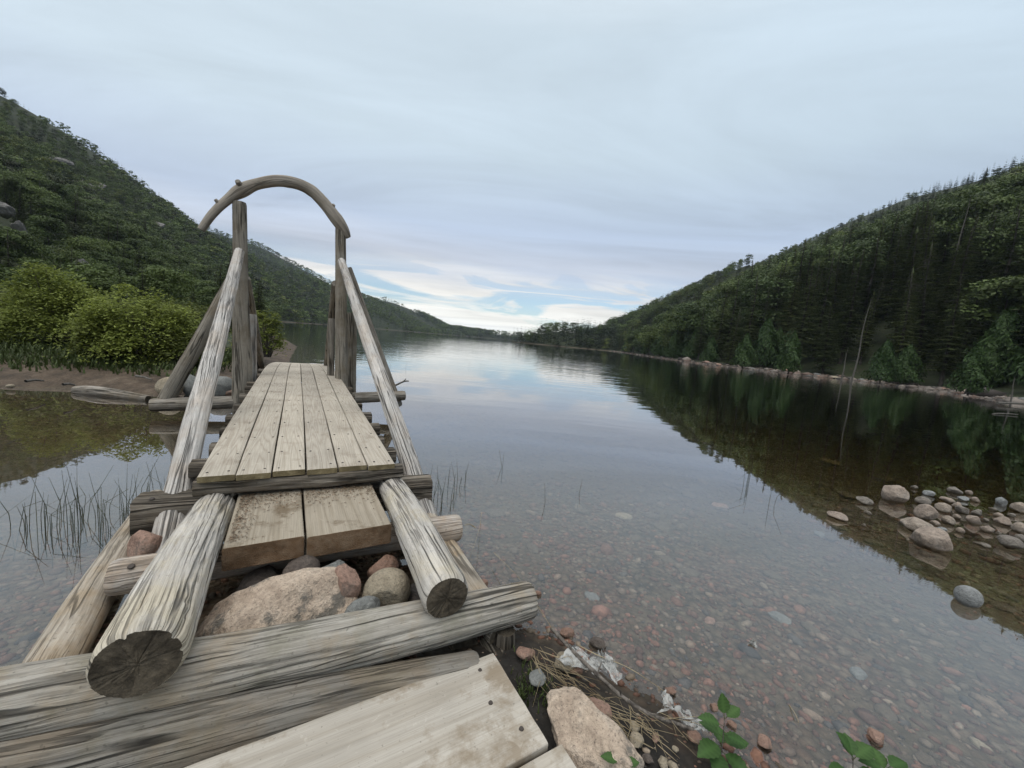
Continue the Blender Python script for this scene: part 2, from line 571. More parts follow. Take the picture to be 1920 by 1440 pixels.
def wood_mat(name, dark, mid, light, stain=(0.12, 0.09, 0.05), stain_amt=0.35, fine=70.0, crackw=0.03, crack_amt=0.9, moss=0.0, bump=0.005, silver=0.4, ck_scale=16.0):
    """weathered timber; grain.x runs along the piece, y and z across it, in metres"""
    m, t = new_mat(name)
    g0 = t.n('ShaderNodeAttribute', dict(attribute_name='grain')).outputs['Vector']
    obj = t.n('ShaderNodeTexCoord').outputs['Object']
    wv = t.n('ShaderNodeTexNoise', Vector=t.scale(g0, (3.0, 6.0, 6.0)), Scale=1.0, Detail=3.0)
    g = t.n('ShaderNodeVectorMath', dict(operation='ADD'), i0=g0, i1=t.scale(wv.outputs['Color'], (0.0, 0.02, 0.02))).outputs[0]
    fibre = t.noise(t.scale(g, (1.3, fine * 3, fine * 3)), 1.0, 5.0, 0.68)
    fibre2 = t.noise(t.scale(g, (6.0, fine * 8, fine * 8)), 1.0, 3.0, 0.6)
    patch = t.noise(obj, 3.4, 6.0, 0.68)
    patch2 = t.noise(t.scale(g, (2.2, 11.0, 11.0)), 1.0, 5.0, 0.68)
    chips = t.noise(t.scale(g, (9.0, 70.0, 70.0)), 1.0, 4.0, 0.7)
    c = t.ramp(fibre, [(0.30, dark), (0.46, mid), (0.64, light)])
    c = t.mix(0.54, c, mid)
    c = t.mix(t.math('MULTIPLY', t.ramp(fibre2, [(0.3, 1.0), (0.6, 0.0)]), 0.5), c, tuple(x * .9 for x in dark))
    c = t.mix(t.math('MULTIPLY', t.ramp(patch2, [(0.5, 0.0), (0.66, 1.0)]), silver), c, tuple(min(0.8, x * 1.15) for x in light))
    c = t.mix(t.math('MULTIPLY', t.ramp(patch, [(0.46, 0.0), (0.62, 1.0)]), stain_amt), c, t.mix(1.0, c, tuple(min(1, x * 4.4) for x in stain), 'MULTIPLY'))
    if moss > 0:
        mo = t.noise(obj, 5.5, 5.0, 0.65)
        c = t.mix(t.math('MULTIPLY', t.ramp(mo, [(0.52, 0.0), (0.66, 1.0)]), moss), c, (0.12, 0.115, 0.06))
    c = t.mix(t.math('MULTIPLY', t.ramp(chips, [(0.58, 0.0), (0.67, 1.0)]), 0.5), c, tuple(x * .75 for x in dark))

    def crackline(sx, sy, wdt, lo, hi_, seed):
        ck = t.noise(t.scale(g, (sx, sy, sy), loc=(seed, seed * 2.3, 0)), 1.0, 2.0, 0.45)
        ckd = t.math('ABSOLUTE', t.math('SUBTRACT', ck, 0.5))
        ckm = t.noise(t.scale(g, (1.3, 9.0, 9.0), loc=(seed * 3, seed, 0)), 1.0, 2.0, 0.5)
        return t.math('MULTIPLY', t.ramp(ckd, [(0.0, 1.0), (wdt * .5, .8), (wdt, 0.0)]), t.ramp(ckm, [(lo, 0.0), (hi_, 1.0)]))
    k1 = crackline(0.55, ck_scale, crackw, .42, .52, 1.3)
    k2 = crackline(1.3, ck_scale * 3.2, crackw * 1.5, .44, .58, 5.1)
    crack = t.math('MAXIMUM', k1, t.math('MULTIPLY', k2, .7))
    c = t.mix(t.math('MULTIPLY', crack, crack_amt), c, tuple(x * 0.18 for x in dark))
    speck = t.noise(obj, 60.0, 2.0, 0.5)
    c = t.mix(t.math('MULTIPLY', t.ramp(speck, [(0.66, 0.0), (0.74, 1.0)]), 0.45), c, tuple(x * 0.45 for x in dark))
    h = t.math('SUBTRACT', t.math('ADD', t.math('ADD', t.math('MULTIPLY', fibre, 0.6), t.math('MULTIPLY', fibre2, 0.3)), t.math('MULTIPLY', chips, -.35)), t.math('MULTIPLY', crack, 1.3))
    return finish(m, t, c, 0.88, h, bump, 0.15)


def plank_mat(name, a, b, lines=16.0, dirt=0.3, dirtcol=(0.16, 0.12, 0.08), sc_=1.0, dlo=0.55):
    """sawn board with cathedral grain, wear and dirt"""
    m, t = new_mat(name)
    uv = t.n('ShaderNodeAttribute', dict(attribute_name='grain')).outputs['Vector']
    obj = t.n('ShaderNodeTexCoord').outputs['Object']
    nz = t.noise(t.scale(uv, (0.42 * sc_, 8.5 * sc_, 8.5 * sc_)), 1.0, 2.0, 0.4, 0.1)
    fr = t.math('PINGPONG', t.math('MULTIPLY', nz, lines), 0.5)
    rings = t.ramp(fr, [(0.0, 0.0), (0.20, 0.7), (0.5, 1.0)])
    fib = t.noise(t.scale(uv, (5.0, 260.0, 260.0)), 1.0, 3.0, 0.6)
    c = t.mix(rings, a, b)
    rnd = t.n('ShaderNodeObjectInfo').outputs['Random']
    c = t.mix(1.0, c, t.ramp(rnd, [(0.0, (0.88, 0.875, 0.87)), (1.0, (1.07, 1.06, 1.04))]), 'MULTIPLY')
    c = t.mix(t.math('MULTIPLY', t.ramp(fib, [(0.35, 1.0), (0.6, 0.0)]), 0.4), c, tuple(x * 0.62 for x in a))
    big = t.noise(obj, 1.7, 4.0, 0.6)
    c = t.mix(0.55, c, t.mix(1.0, c, t.ramp(big, [(0.3, 0.72), (0.7, 1.22)]), 'MULTIPLY'))
    dn = t.noise(obj, 4.2, 6.0, 0.68)
    c = t.mix(t.math('MULTIPLY', t.ramp(dn, [(dlo, 0.0), (dlo + 0.11, 1.0)]), dirt), c, dirtcol)
    sp = t.noise(obj, 95.0, 2.0, 0.5)
    c = t.mix(t.math('MULTIPLY', t.ramp(sp, [(0.68, 0.0), (0.74, 1.0)]), 0.5), c, tuple(x * .35 for x in a))
    scr = t.noise(t.scale(uv, (16.0, 22.0, 22.0)), 1.0, 3.0, .6, 1.2)
    c = t.mix(t.math('MULTIPLY', t.ramp(scr, [(0.62, 0.0), (0.75, 1.0)]), .35), c, tuple(min(.8, x * 1.3) for x in b))
    h = t.math('ADD', t.math('MULTIPLY', rings, 0.6), t.math('MULTIPLY', fib, 0.5))
    return finish(m, t, c, 0.82, h, 0.0022, 0.2)


def end_mat(name, a, b, rings=220.0):
    m, t = new_mat(name)
    uv = t.n('ShaderNodeAttribute', dict(attribute_name='grain')).outputs['Vector']
    obj = t.n('ShaderNodeTexCoord').outputs['Object']
    n = t.noise(obj, 26.0, 5.0, 0.7)
    n2 = t.noise(obj, 9.0, 4.0, 0.6)
    fib = t.noise(obj, 190.0, 3.0, 0.6)
    c = t.mix(t.ramp(n, [(0.3, 0.0), (0.7, 1.0)]), a, b)
    c = t.mix(t.math('MULTIPLY', t.ramp(n2, [(0.42, 0.0), (0.6, 1.0)]), 0.6), c, tuple(x * 0.5 for x in a))
    h = t.math('ADD', n, t.math('MULTIPLY', fib, 0.5))
    return finish(m, t, c, 0.95, h, 0.008, 0.1)


def rock_mat(name, a, b, c3, speck=(0.05, 0.045, 0.04), grey=0.3, scale=1.0, wet=False, tide=False):
    m, t = new_mat(name)
    obj = t.n('ShaderNodeTexCoord').outputs['Object']
    n = t.noise(obj, 5.0 * scale, 5.0, 0.62, 0.3)
    g = t.noise(obj, 55.0 * scale, 4.0, 0.7)
    s = t.noise(obj, 120.0 * scale, 2.0, 0.6)
    c = t.ramp(n, [(0.28, a), (0.5, b), (0.72, c3)])
    c = t.mix(0.7, c, t.mix(1.0, c, t.ramp(g, [(0.3, 0.55), (0.5, 1.0), (0.72, 1.3)]), 'MULTIPLY'))
    c = t.mix(t.math('MULTIPLY', t.ramp(s, [(0.58, 0.0), (0.70, 1.0)]), 0.55), c, speck)
    li = t.noise(obj, 8.0 * scale, 6.0, 0.7)
    c = t.mix(t.math('MULTIPLY', t.ramp(li, [(0.54, 0.0), (0.62, 1.0)]), grey), c, (0.10, 0.10, 0.09))
    if tide:                   # damp, algae-stained foot left by the lake level
        z = t.n('ShaderNodeSeparateXYZ', Vector=t.n('ShaderNodeNewGeometry').outputs['Position']).outputs[2]
        z = t.math('ADD', z, t.math('MULTIPLY', t.math('SUBTRACT', li, .5), .08))
        c = t.mix(t.maprange(z, 0.035, 0.012), c, t.mix(1.0, c, (0.42, 0.38, 0.30), 'MULTIPLY'))
    h = t.math('ADD', t.math('MULTIPLY', n, .5), g)
    return finish(m, t, c, 0.45 if wet else 0.85, h, 0.016, 0.5 if wet else 0.25, 1.0)


M_log = wood_mat('weathered_log', (0.21, 0.192, 0.17), (0.46, 0.43, 0.388), (0.63, 0.60, 0.555), stain=(0.25, 0.205, 0.15), stain_amt=0.5, fine=55)
M_post = wood_mat('grey_post_wood', (0.155, 0.138, 0.112), (0.265, 0.238, 0.197), (0.37, 0.338, 0.288), stain_amt=0.4, fine=45, silver=0.25)
M_arch = wood_mat('arch_wood', (0.20, 0.175, 0.145), (0.32, 0.285, 0.24), (0.42, 0.385, 0.335), stain_amt=0.25, fine=40, crack_amt=.6, silver=.15)
M_brace = wood_mat('silver_brace_wood', (0.23, 0.217, 0.202), (0.45, 0.43, 0.403), (0.62, 0.59, 0.56), stain=(0.2, 0.165, 0.13), stain_amt=0.4, fine=40, ck_scale=24)
M_hewn = wood_mat('hewn_timber', (0.065, 0.055, 0.044), (0.185, 0.16, 0.13), (0.31, 0.28, 0.235), stain_amt=0.4, fine=45, crackw=0.07, bump=0.009, ck_scale=22)
M_sill = wood_mat('sill_log_wood', (0.095, 0.084, 0.07), (0.25, 0.225, 0.19), (0.40, 0.37, 0.33), stain_amt=0.4, fine=40)
M_front = wood_mat('front_log_wood', (0.14, 0.126, 0.106), (0.31, 0.288, 0.25), (0.45, 0.425, 0.378), stain=(0.22, 0.182, 0.135), stain_amt=0.6, fine=45, moss=0.30, ck_scale=13)
M_beam = wood_mat('edge_beam_wood', (0.085, 0.077, 0.066), (0.19, 0.175, 0.152), (0.29, 0.272, 0.24), stain=(0.21, 0.175, 0.135), stain_amt=0.55, fine=45, moss=0.15, ck_scale=15)
M_round = wood_mat('peeled_log_wood', (0.21, 0.185, 0.16), (0.46, 0.42, 0.375), (0.63, 0.59, 0.55), stain=(0.2, 0.16, 0.12), stain_amt=.6, fine=34, crack_amt=.6)
M_side = wood_mat('shore_log_wood', (0.17, 0.145, 0.115), (0.37, 0.325, 0.265), (0.52, 0.475, 0.41), stain=(0.2, 0.165, 0.12), stain_amt=.6, fine=38, crack_amt=.7)
M_deck = plank_mat('deck_board', (0.345, 0.302, 0.246), (0.455, 0.412, 0.347), 20.0, 0.40, (0.17, 0.13, 0.092))
M_step = plank_mat('step_board', (0.235, 0.20, 0.152), (0.31, 0.272, 0.217), 7.0, 0.9, (0.14, 0.105, 0.068))
M_walk = plank_mat('walkway_board', (0.39, 0.352, 0.297), (0.465, 0.43, 0.377), 5.0, 0.72, (0.20, 0.152, 0.098), dlo=0.535)
M_end_dark = end_mat('dark_log_end', (0.05, 0.043, 0.034), (0.15, 0.125, 0.092))
M_end_cut = end_mat('sawn_board_end', (0.15, 0.088, 0.048), (0.23, 0.165, 0.11))
M_end_light = end_mat('pale_log_end', (0.17, 0.155, 0.13), (0.34, 0.31, 0.265))
M_end_deck = end_mat('deck_board_end', (0.17, 0.135, 0.075), (0.29, 0.24, 0.145))
M_nail, _t = new_mat('rusty_nail')
finish(M_nail, _t, (0.055, 0.045, 0.038), 0.6, None)

M_pink = rock_mat('pink_granite', (0.27, 0.205, 0.155), (0.47, 0.375, 0.29), (0.56, 0.475, 0.385), grey=0.8)
M_tan = rock_mat('tan_stone', (0.22, 0.18, 0.13), (0.31, 0.265, 0.195), (0.37, 0.32, 0.24), grey=0.35)
M_greystone = rock_mat('grey_stone', (0.13, 0.135, 0.13), (0.20, 0.205, 0.195), (0.28, 0.285, 0.27), grey=0.3)
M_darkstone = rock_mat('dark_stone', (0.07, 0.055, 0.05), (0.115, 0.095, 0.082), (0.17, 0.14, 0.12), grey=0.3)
M_rose = rock_mat('rose_granite', (0.17, 0.105, 0.08), (0.30, 0.195, 0.15), (0.38, 0.27, 0.21), grey=0.4)
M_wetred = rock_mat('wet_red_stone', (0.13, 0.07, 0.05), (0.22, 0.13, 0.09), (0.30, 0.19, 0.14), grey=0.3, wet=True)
M_lakerock = rock_mat('lake_boulder', (0.17, 0.135, 0.11), (0.30, 0.245, 0.20), (0.40, 0.34, 0.29), grey=0.35, scale=0.7, tide=True)
M_lakegrey = rock_mat('lake_grey_stone', (0.125, 0.11, 0.094), (0.205, 0.182, 0.157), (0.28, 0.255, 0.222), grey=0.3, tide=True)
M_laketan = rock_mat('lake_tan_stone', (0.20, 0.162, 0.128), (0.31, 0.26, 0.212), (0.40, 0.345, 0.29), grey=0.4, tide=True)
M_bed = rock_mat('silted_stone', (0.085, 0.066, 0.046), (0.125, 0.10, 0.072), (0.165, 0.138, 0.10), grey=0.2)
M_blue = rock_mat('blue_grey_stone', (0.175, 0.18, 0.178), (0.255, 0.262, 0.258), (0.32, 0.328, 0.322), grey=0.15)
ROCKM = dict(lgrey=M_lakegrey, ltan=M_laketan, bed=M_bed, pink=M_pink, tan=M_tan, grey=M_greystone, dark=M_darkstone, rose=M_rose, red=M_wetred, lake=M_lakerock, blue=M_blue)


def foliage_mat(name, a, b, attr=False, trans=0.25, hue=0.06, spread=0.35):
    m, t = new_mat(name)
    if attr:
        at = t.n('ShaderNodeVertexColor', dict(layer_name='tint')).outputs[0]
        obj = t.n('ShaderNodeTexCoord').outputs['Object']
        n = t.noise(obj, 0.9, 3.0, 0.6)
        c = t.mix(1.0, at, t.ramp(n, [(0.25, 0.7), (0.75, 1.3)]), 'MULTIPLY')
    else:
        rnd = t.n('ShaderNodeObjectInfo').outputs['Random']
        at = t.n('ShaderNodeVertexColor', dict(layer_name='tint')).outputs[0]
        c = t.mix(rnd, a, b)
        c = t.mix(1.0, c, at, 'MULTIPLY')
    o = t.n('ShaderNodeOutputMaterial')
    d = t.n('ShaderNodeBsdfPrincipled', Base_Color=c, Roughness=0.6)
    d.inputs['Specular IOR Level'].default_value = 0.25
    tr = t.n('ShaderNodeBsdfTranslucent', Color=c)
    mx = t.n('ShaderNodeMixShader', i0=trans, i1=d.outputs[0], i2=tr.outputs[0])
    t.nt.links.new(mx.outputs[0], o.inputs[0])
    return m


M_spruce = foliage_mat('spruce_needles', (0.052, 0.070, 0.024), (0.092, 0.112, 0.038), trans=0.28)
M_cedar = foliage_mat('cedar_foliage', (0.030, 0.060, 0.016), (0.046, 0.080, 0.022), trans=0.2)
M_leafy = foliage_mat('broadleaf_foliage', (0.045, 0.070, 0.020), (0.090, 0.122, 0.032), trans=0.25)
M_forest = foliage_mat('forest_canopy', None, None, attr=True, trans=0.15)
M_shrub = foliage_mat('shrub_leaves', (0.18, 0.215, 0.045), (0.215, 0.25, 0.055), trans=0.4)
M_plant = foliage_mat('seedling_leaves', (0.042, 0.092, 0.024), (0.058, 0.112, 0.03), trans=0.25)
M_reed, _t = new_mat('reed_stem')
finish(M_reed, _t, (0.055, 0.062, 0.035), 0.6, None)
M_straw, _t = new_mat('dry_straw')
_n = _t.noise(_t.n('ShaderNodeTexCoord').outputs['Object'], 6.0, 2.0)
finish(M_straw, _t, _t.ramp(_n, [(0.3, (0.17, 0.125, 0.07)), (0.7, (0.40, 0.33, 0.21))]), 0.8, None)
M_bark, _t = new_mat('tree_bark')
_n = _t.noise(_t.scale(_t.n('ShaderNodeTexCoord').outputs['Object'], (6, 6, 1.2)), 2.0, 4.0)
finish(M_bark, _t, _t.ramp(_n, [(0.3, (0.028, 0.024, 0.02)), (0.7, (0.075, 0.066, 0.056))]), 0.9, _n, 0.02)
M_snag, _t = new_mat('bare_pale_wood')
_n = _t.noise(_t.scale(_t.n('ShaderNodeTexCoord').outputs['Object'], (6, 6, 0.8)), 2.0, 4.0)
finish(M_snag, _t, _t.ramp(_n, [(0.3, (0.07, 0.064, 0.055)), (0.7, (0.155, 0.145, 0.13))]), 0.9, _n, 0.02)
M_twig, _t = new_mat('twig_bark')
_n = _t.noise(_t.scale(_t.n('ShaderNodeTexCoord').outputs['Object'], (60, 60, 60)), 1.0, 4.0)
finish(M_twig, _t, _t.ramp(_n, [(0.35, (0.045, 0.038, 0.032)), (0.7, (0.20, 0.175, 0.15))]), 0.8, _n, 0.003)
M_film, _t = new_mat('thin_white_film')
_o = _t.n('ShaderNodeOutputMaterial')
_p = _t.n('ShaderNodeBsdfPrincipled', Base_Color=(0.42, 0.42, 0.40), Roughness=0.35)
_tr = _t.n('ShaderNodeBsdfTransparent')
_nn = _t.noise(_t.n('ShaderNodeTexCoord').outputs['Object'], 40.0, 4.0)
_mx = _t.n('ShaderNodeMixShader', i0=_t.ramp(_nn, [(0.35, 0.12), (0.6, 0.75)]), i1=_tr.outputs[0], i2=_p.outputs[0])
_t.nt.links.new(_mx.outputs[0], _o.inputs[0])

# pebble / gravel material reads a colour per stone
M_pebble, _t = new_mat('pebble_stone')
_at = _t.n('ShaderNodeVertexColor', dict(layer_name='tint')).outputs[0]
_n = _t.noise(_t.n('ShaderNodeTexCoord').outputs['Object'], 40.0, 4.0, 0.65)
finish(M_pebble, _t, _t.mix(1.0, _at, _t.ramp(_n, [(0.3, 0.65), (0.7, 1.25)]), 'MULTIPLY'), 0.7, _n, 0.006)

# ------------------------------------------------------------------ terrain
NEAR = np.array([(-40, -4.0), (-12, -1.5), (-3.0, .35), (-1.6, 0.85), (-0.75, 1.25), (-0.2, 1.62), (0.16, 1.76), (0.44, 1.62), (0.74, 1.38), (0.86, 1.24), (1.04, 1.15), (1.6, 0.95),
                 (2.3, 0.6), (4, -0.5), (9, -3), (40, -8)])
LEFT = np.array([(-60, -6), (-22, 3.2), (-12, 5.1), (-7.8, 5.75), (-7.15, 6.2), (-5.7, 6.2), (-5.25, 7.0), (-5.6, 8.4), (-6.1, 9.8), (-6.9, 11.1), (-7.6, 12.8), (-12, 21),
                 (-30, 46), (-80, 124), (-120, 200), (-152, 306), (-168, 380), (-150, 450), (-120, 560), (-110, 700), (-90, 820), (-20, 860), (60, 840), (120, 700),
                 (100, 520), (60, 380), (20, 300), (-4, 268), (0, 252), (22, 238), (54, 224), (55, 205), (50, 168), (41, 108), (38, 77), (43, 70), (45, 60),
                 (48.5, 56), (49, 48), (47.5, 42), (41, 31), (39, 24), (38, 10), (37, -20), (40, -60)])


def pl_dist(P, line):
    """distance to a polyline and signed side (left of travel > 0)"""
    best = np.full(len(P), 1e18)
    sgn = np.zeros(len(P))
    for a, b in zip(line[:-1], line[1:]):
        d = b - a
        L2 = d @ d
        t = np.clip(((P - a) @ d) / L2, 0, 1)
        q = P - (a + t[:, None] * d)
        ds = (q ** 2).sum(1)
        s = d[0] * q[:, 1] - d[1] * q[:, 0]
        m = ds < best - 1e-12
        best[m] = ds[m]
        sgn[m] = np.sign(s[m])
    return np.sqrt(best), sgn


def sm(x, a, b):
    t = np.clip((x - a) / (b - a), 0, 1)
    return t * t * (3 - 2 * t)


RY = np.array([-100, 60, 120, 185, 239, 279, 335, 359, 408, 501, 705, 887, 1200])
RZ = np.array([84, 88, 91, 97, 102, 100, 92, 81, 73, 62, 51, 33, 12])
LY = np.array([-100, 0, 100, 191, 214, 238, 272, 303, 342, 420, 520, 700, 1200])
LZ = np.array([66, 80, 90, 93, 90, 84, 73, 64, 58, 50, 46, 46, 30])
H2X = np.array([-900, -600, -493, -450, -379, -322, -283, -238, -190, -125, -45, 40, 200])
H2Z = np.array([150, 148, 124, 104, 73, 49, 36, 18, 3.5, 2, 2, 2, 2])


def right_hill(x, y):
    xs = np.interp(y, [-60, 10, 24, 31, 42, 48, 56, 60, 70, 77, 108, 168, 205, 240, 400, 900], [40, 38, 39, 41, 47.5, 49, 48.5, 45, 43, 38, 41, 50, 55, 60, 64, 90])
    s = x - xs
    t = np.clip(s - 6, 0, None) / np.maximum(220 - xs - 6, 20)
    top = np.interp(y, RY, RZ)
    prof = np.where(t < 1, t ** 0.93, 1 - 0.35 * np.clip(t - 1, 0, 2))
    return np.where(s > 0, 0.10 * np.clip(s, 0, 6) + top * prof, 0)


def left_hill(x, y):
    xt = np.interp(y, [-50, 0, 21, 60, 124, 200, 306, 380, 450, 600], [-40, -38, -38, -55, -86, -124, -156, -172, -160, -150])
    s = xt - x
    t = np.clip(s, 0, None) / np.maximum(250 + xt, 40)
    top = np.interp(y, LY, LZ)
    prof = np.where(t < 1, t ** 0.95, 1 - 0.35 * np.clip(t - 1, 0, 2))
    return np.where(s > 0, top * prof, 0)


def far_hill(x, y):
    return np.interp(x, H2X, H2Z) * sm(y, 440, 720) * (1 - .75 * sm(y, 735, 1000))


def in_lake(P):
    x, y = P[:, 0], P[:, 1]
    r = np.zeros(len(P), bool)
    for a, b in zip(LEFT, np.roll(LEFT, -1, 0)):
        c = (a[1] > y) != (b[1] > y)
        r ^= c & (x < (b[0] - a[0]) * (y - a[1]) / (b[1] - a[1] + 1e-12) + a[0])
    return r


def height(x, y):
    x = np.asarray(x, float); y = np.asarray(y, float)
    P = np.stack([x, y], 1)
    dn, sn = pl_dist(P, NEAR)
    dl, sl = pl_dist(P, LEFT)
    n_in = sn < 0              # right of travel = inland for the near bank
    l_in = ~in_lake(P) & (y > -1.5 - 0.25 * x)     # inland of the lake shore
    wob = fbm(np.stack([x * .9, y * .9, 0 * x], 1), 3, 3) - .5
    wob2 = fbm(np.stack([x * 4, y * 4, 0 * x], 1), 8, 3) - .5
    d = np.minimum(dn, dl)
    depth = 0.11 * np.minimum(d, 6) + 0.03 * np.clip(d - 6, 0, 20) + 0.06 * np.clip(d - 20, 0, 60)
    shoal = 0.33 * np.exp(-(((x - 5.6) / 1.8) ** 2 + ((y - 4.15) / 0.95) ** 2)) + 0.12 * np.exp(-(((x - 6) / 4) ** 2 + ((y - 5.0) / 3) ** 2))
    z = -np.clip(depth - shoal * np.clip(depth / .3, 0, 1), 0.0, 9) + 0.05 * wob * np.clip(d, 0, 1) + .018 * wob2
    zn = 0.075 * (1 - np.exp(-dn / 0.35)) + 0.022 * wob2
    zl = 0.34 * (1 - np.exp(-dl / 1.1)) + 0.14 * wob * np.clip(dl, 0, 1) + 0.02 * np.clip(dl, 0, 30) + .02 * wob2
    zl = zl + right_hill(x, y) * (x > 20) * sm(dl, 0, 6) + left_hill(x, y) * (x < -20) * sm(dl, 0, 6) 
    zl = np.maximum(zl, far_hill(x, y) * sm(dl, 0, 30))
    zl = zl + (9.0 * ((x > -12) & (x < 130) & (y > 222) & (y < 460)) * sm(x, -12, 20) + 9.0 * (y > 740)) * sm(dl, 2, 28)
    z = np.where(n_in, zn, np.where(l_in, zl, z))
    rugged = (fbm(np.stack([x * .03, y * .03, 0 * x], 1), 5, 4) - .5) * 4 * sm(np.where(l_in, dl, 0), 15, 90) * ((np.abs(x) > 30) & (z > 4))
    return z + rugged


def build_terrain():
    k = np.arange(-255, 256)
    b = 0.0312
    a = 0.024 / b
    gx = 0.6 + a * np.sinh(b * k)
    k2 = np.arange(-150, 262)
    gy = 1.9 + a * np.sinh(b * k2)
    X, Y = np.meshgrid(gx, gy, indexing='ij')
    Z = height(X.ravel(), Y.ravel())
    nx, ny = len(gx), len(gy)
    V = np.stack([X.ravel(), Y.ravel(), Z], 1)
    i = np.arange(nx - 1)[:, None] * ny
    j = np.arange(ny - 1)[None, :]
    F = np.stack([i + j, i + ny + j, i + ny + j + 1, i + j + 1], -1).reshape(-1, 4)
    m, t = new_mat('lake_ground')
    geo = t.n('ShaderNodeNewGeometry')
    pos = geo.outputs['Position']
    s3 = t.n('ShaderNodeSeparateXYZ', Vector=pos)
    # gravel bed: cells of stone with their own colour
    vo = t.n('ShaderNodeTexVoronoi', dict(feature='F1'), Vector=pos, Scale=24.0, Randomness=1.0)
    vo2 = t.n('ShaderNodeTexVoronoi', dict(feature='F1'), Vector=pos, Scale=9.0, Randomness=1.0)
    sepc = t.n('ShaderNodeSeparateColor', Color=vo.outputs['Color'])
    sepc2 = t.n('ShaderNodeSeparateColor', Color=vo2.outputs['Color'])
    peb = t.ramp(sepc.outputs[0], [(0.0, (0.07, 0.042, 0.028)), (0.3, (0.135, 0.08, 0.053)), (0.55, (0.11, 0.082, 0.058)), (0.8, (0.155, 0.108, 0.074)), (1.0, (0.19, 0.15, 0.11))])
    peb2 = t.ramp(sepc2.outputs[0], [(0.0, (0.07, 0.053, 0.037)), (0.5, (0.105, 0.083, 0.058)), (1.0, (0.15, 0.125, 0.092))])
    sel = t.noise(pos, 1.3, 3.0, 0.6)
    bed = t.mix(t.ramp(sel, [(0.42, 0.0), (0.58, 1.0)]), peb, peb2)
    edge = t.ramp(vo.outputs['Distance'], [(0.25, 1.0), (0.75, 0.35)])
    bed = t.mix(1.0, bed, edge, 'MULTIPLY')
    silt = t.noise(pos, 0.55, 5.0, 0.6)
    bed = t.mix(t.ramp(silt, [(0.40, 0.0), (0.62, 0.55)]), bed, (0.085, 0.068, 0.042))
    bed = t.mix(t.maprange(s3.outputs[2], -0.12, -0.5, 0.0, 0.72), bed, (0.092, 0.072, 0.043))   # murk of deeper water painted into the bed colour
    # mud at the very edge of the near bank, sand on the far-left beach, forest floor inland
    mn = t.noise(pos, 7.0, 5.0, 0.65)
    mud = t.ramp(mn, [(0.3, (0.012, 0.011, 0.010)), (0.55, (0.026, 0.023, 0.020)), (0.75, (0.07, 0.055, 0.04))])
    sand = t.ramp(t.noise(pos, 3.0, 6.0, 0.7), [(0.3, (0.035, 0.028, 0.021)), (0.55, (0.09, 0.066, 0.047)), (0.8, (0.18, 0.145, 0.11))])
    floor = t.ramp(t.noise(pos, 0.25, 6.0, 0.65), [(0.35, (0.016, 0.023, 0.010)), (0.6, (0.030, 0.040, 0.017)), (0.8, (0.046, 0.052, 0.026))])
    rockn = t.noise(pos, 0.035, 6.0, 0.65)
    slope_rock = t.ramp(rockn, [(0.66, 0.0), (0.72, 1.0)])
    rockc = t.ramp(t.noise(pos, 0.5, 5.0, .7), [(0.3, (0.07, 0.065, 0.06)), (0.7, (0.20, 0.18, 0.165))])
    floor = t.mix(t.math('MULTIPLY', slope_rock, t.maprange(s3.outputs[2], 12.0, 20.0)), floor, rockc)
    near_bank = t.maprange(s3.outputs[1], 3.6, 3.0)
    shore = t.mix(near_bank, sand, mud)
    zz = t.math('ADD', s3.outputs[2], t.math('MULTIPLY', t.math('SUBTRACT', mn, 0.5), 0.05))
    c = t.mix(t.maprange(zz, -0.02, 0.025), bed, shore)
    grassn = t.noise(pos, 1.6, 5.0, 0.7)
    inland = t.math('MULTIPLY', t.maprange(zz, 0.20, 0.34), t.maprange(s3.outputs[1], 3.0, 4.0))
    c = t.mix(t.math('MULTIPLY', inland, t.ramp(grassn, [(0.3, 0.6), (0.5, 1.0)])), c, floor)
    hgt = t.math('ADD', t.math('MULTIPLY', vo.outputs['Distance'], -0.8), t.math('MULTIPLY', mn, 0.5))
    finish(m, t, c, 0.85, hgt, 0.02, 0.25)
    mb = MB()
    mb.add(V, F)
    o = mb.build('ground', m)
    tag(o, 'lake bed, muddy bank and wooded slopes round the water', None, None, 'structure')
    return o


build_terrain()

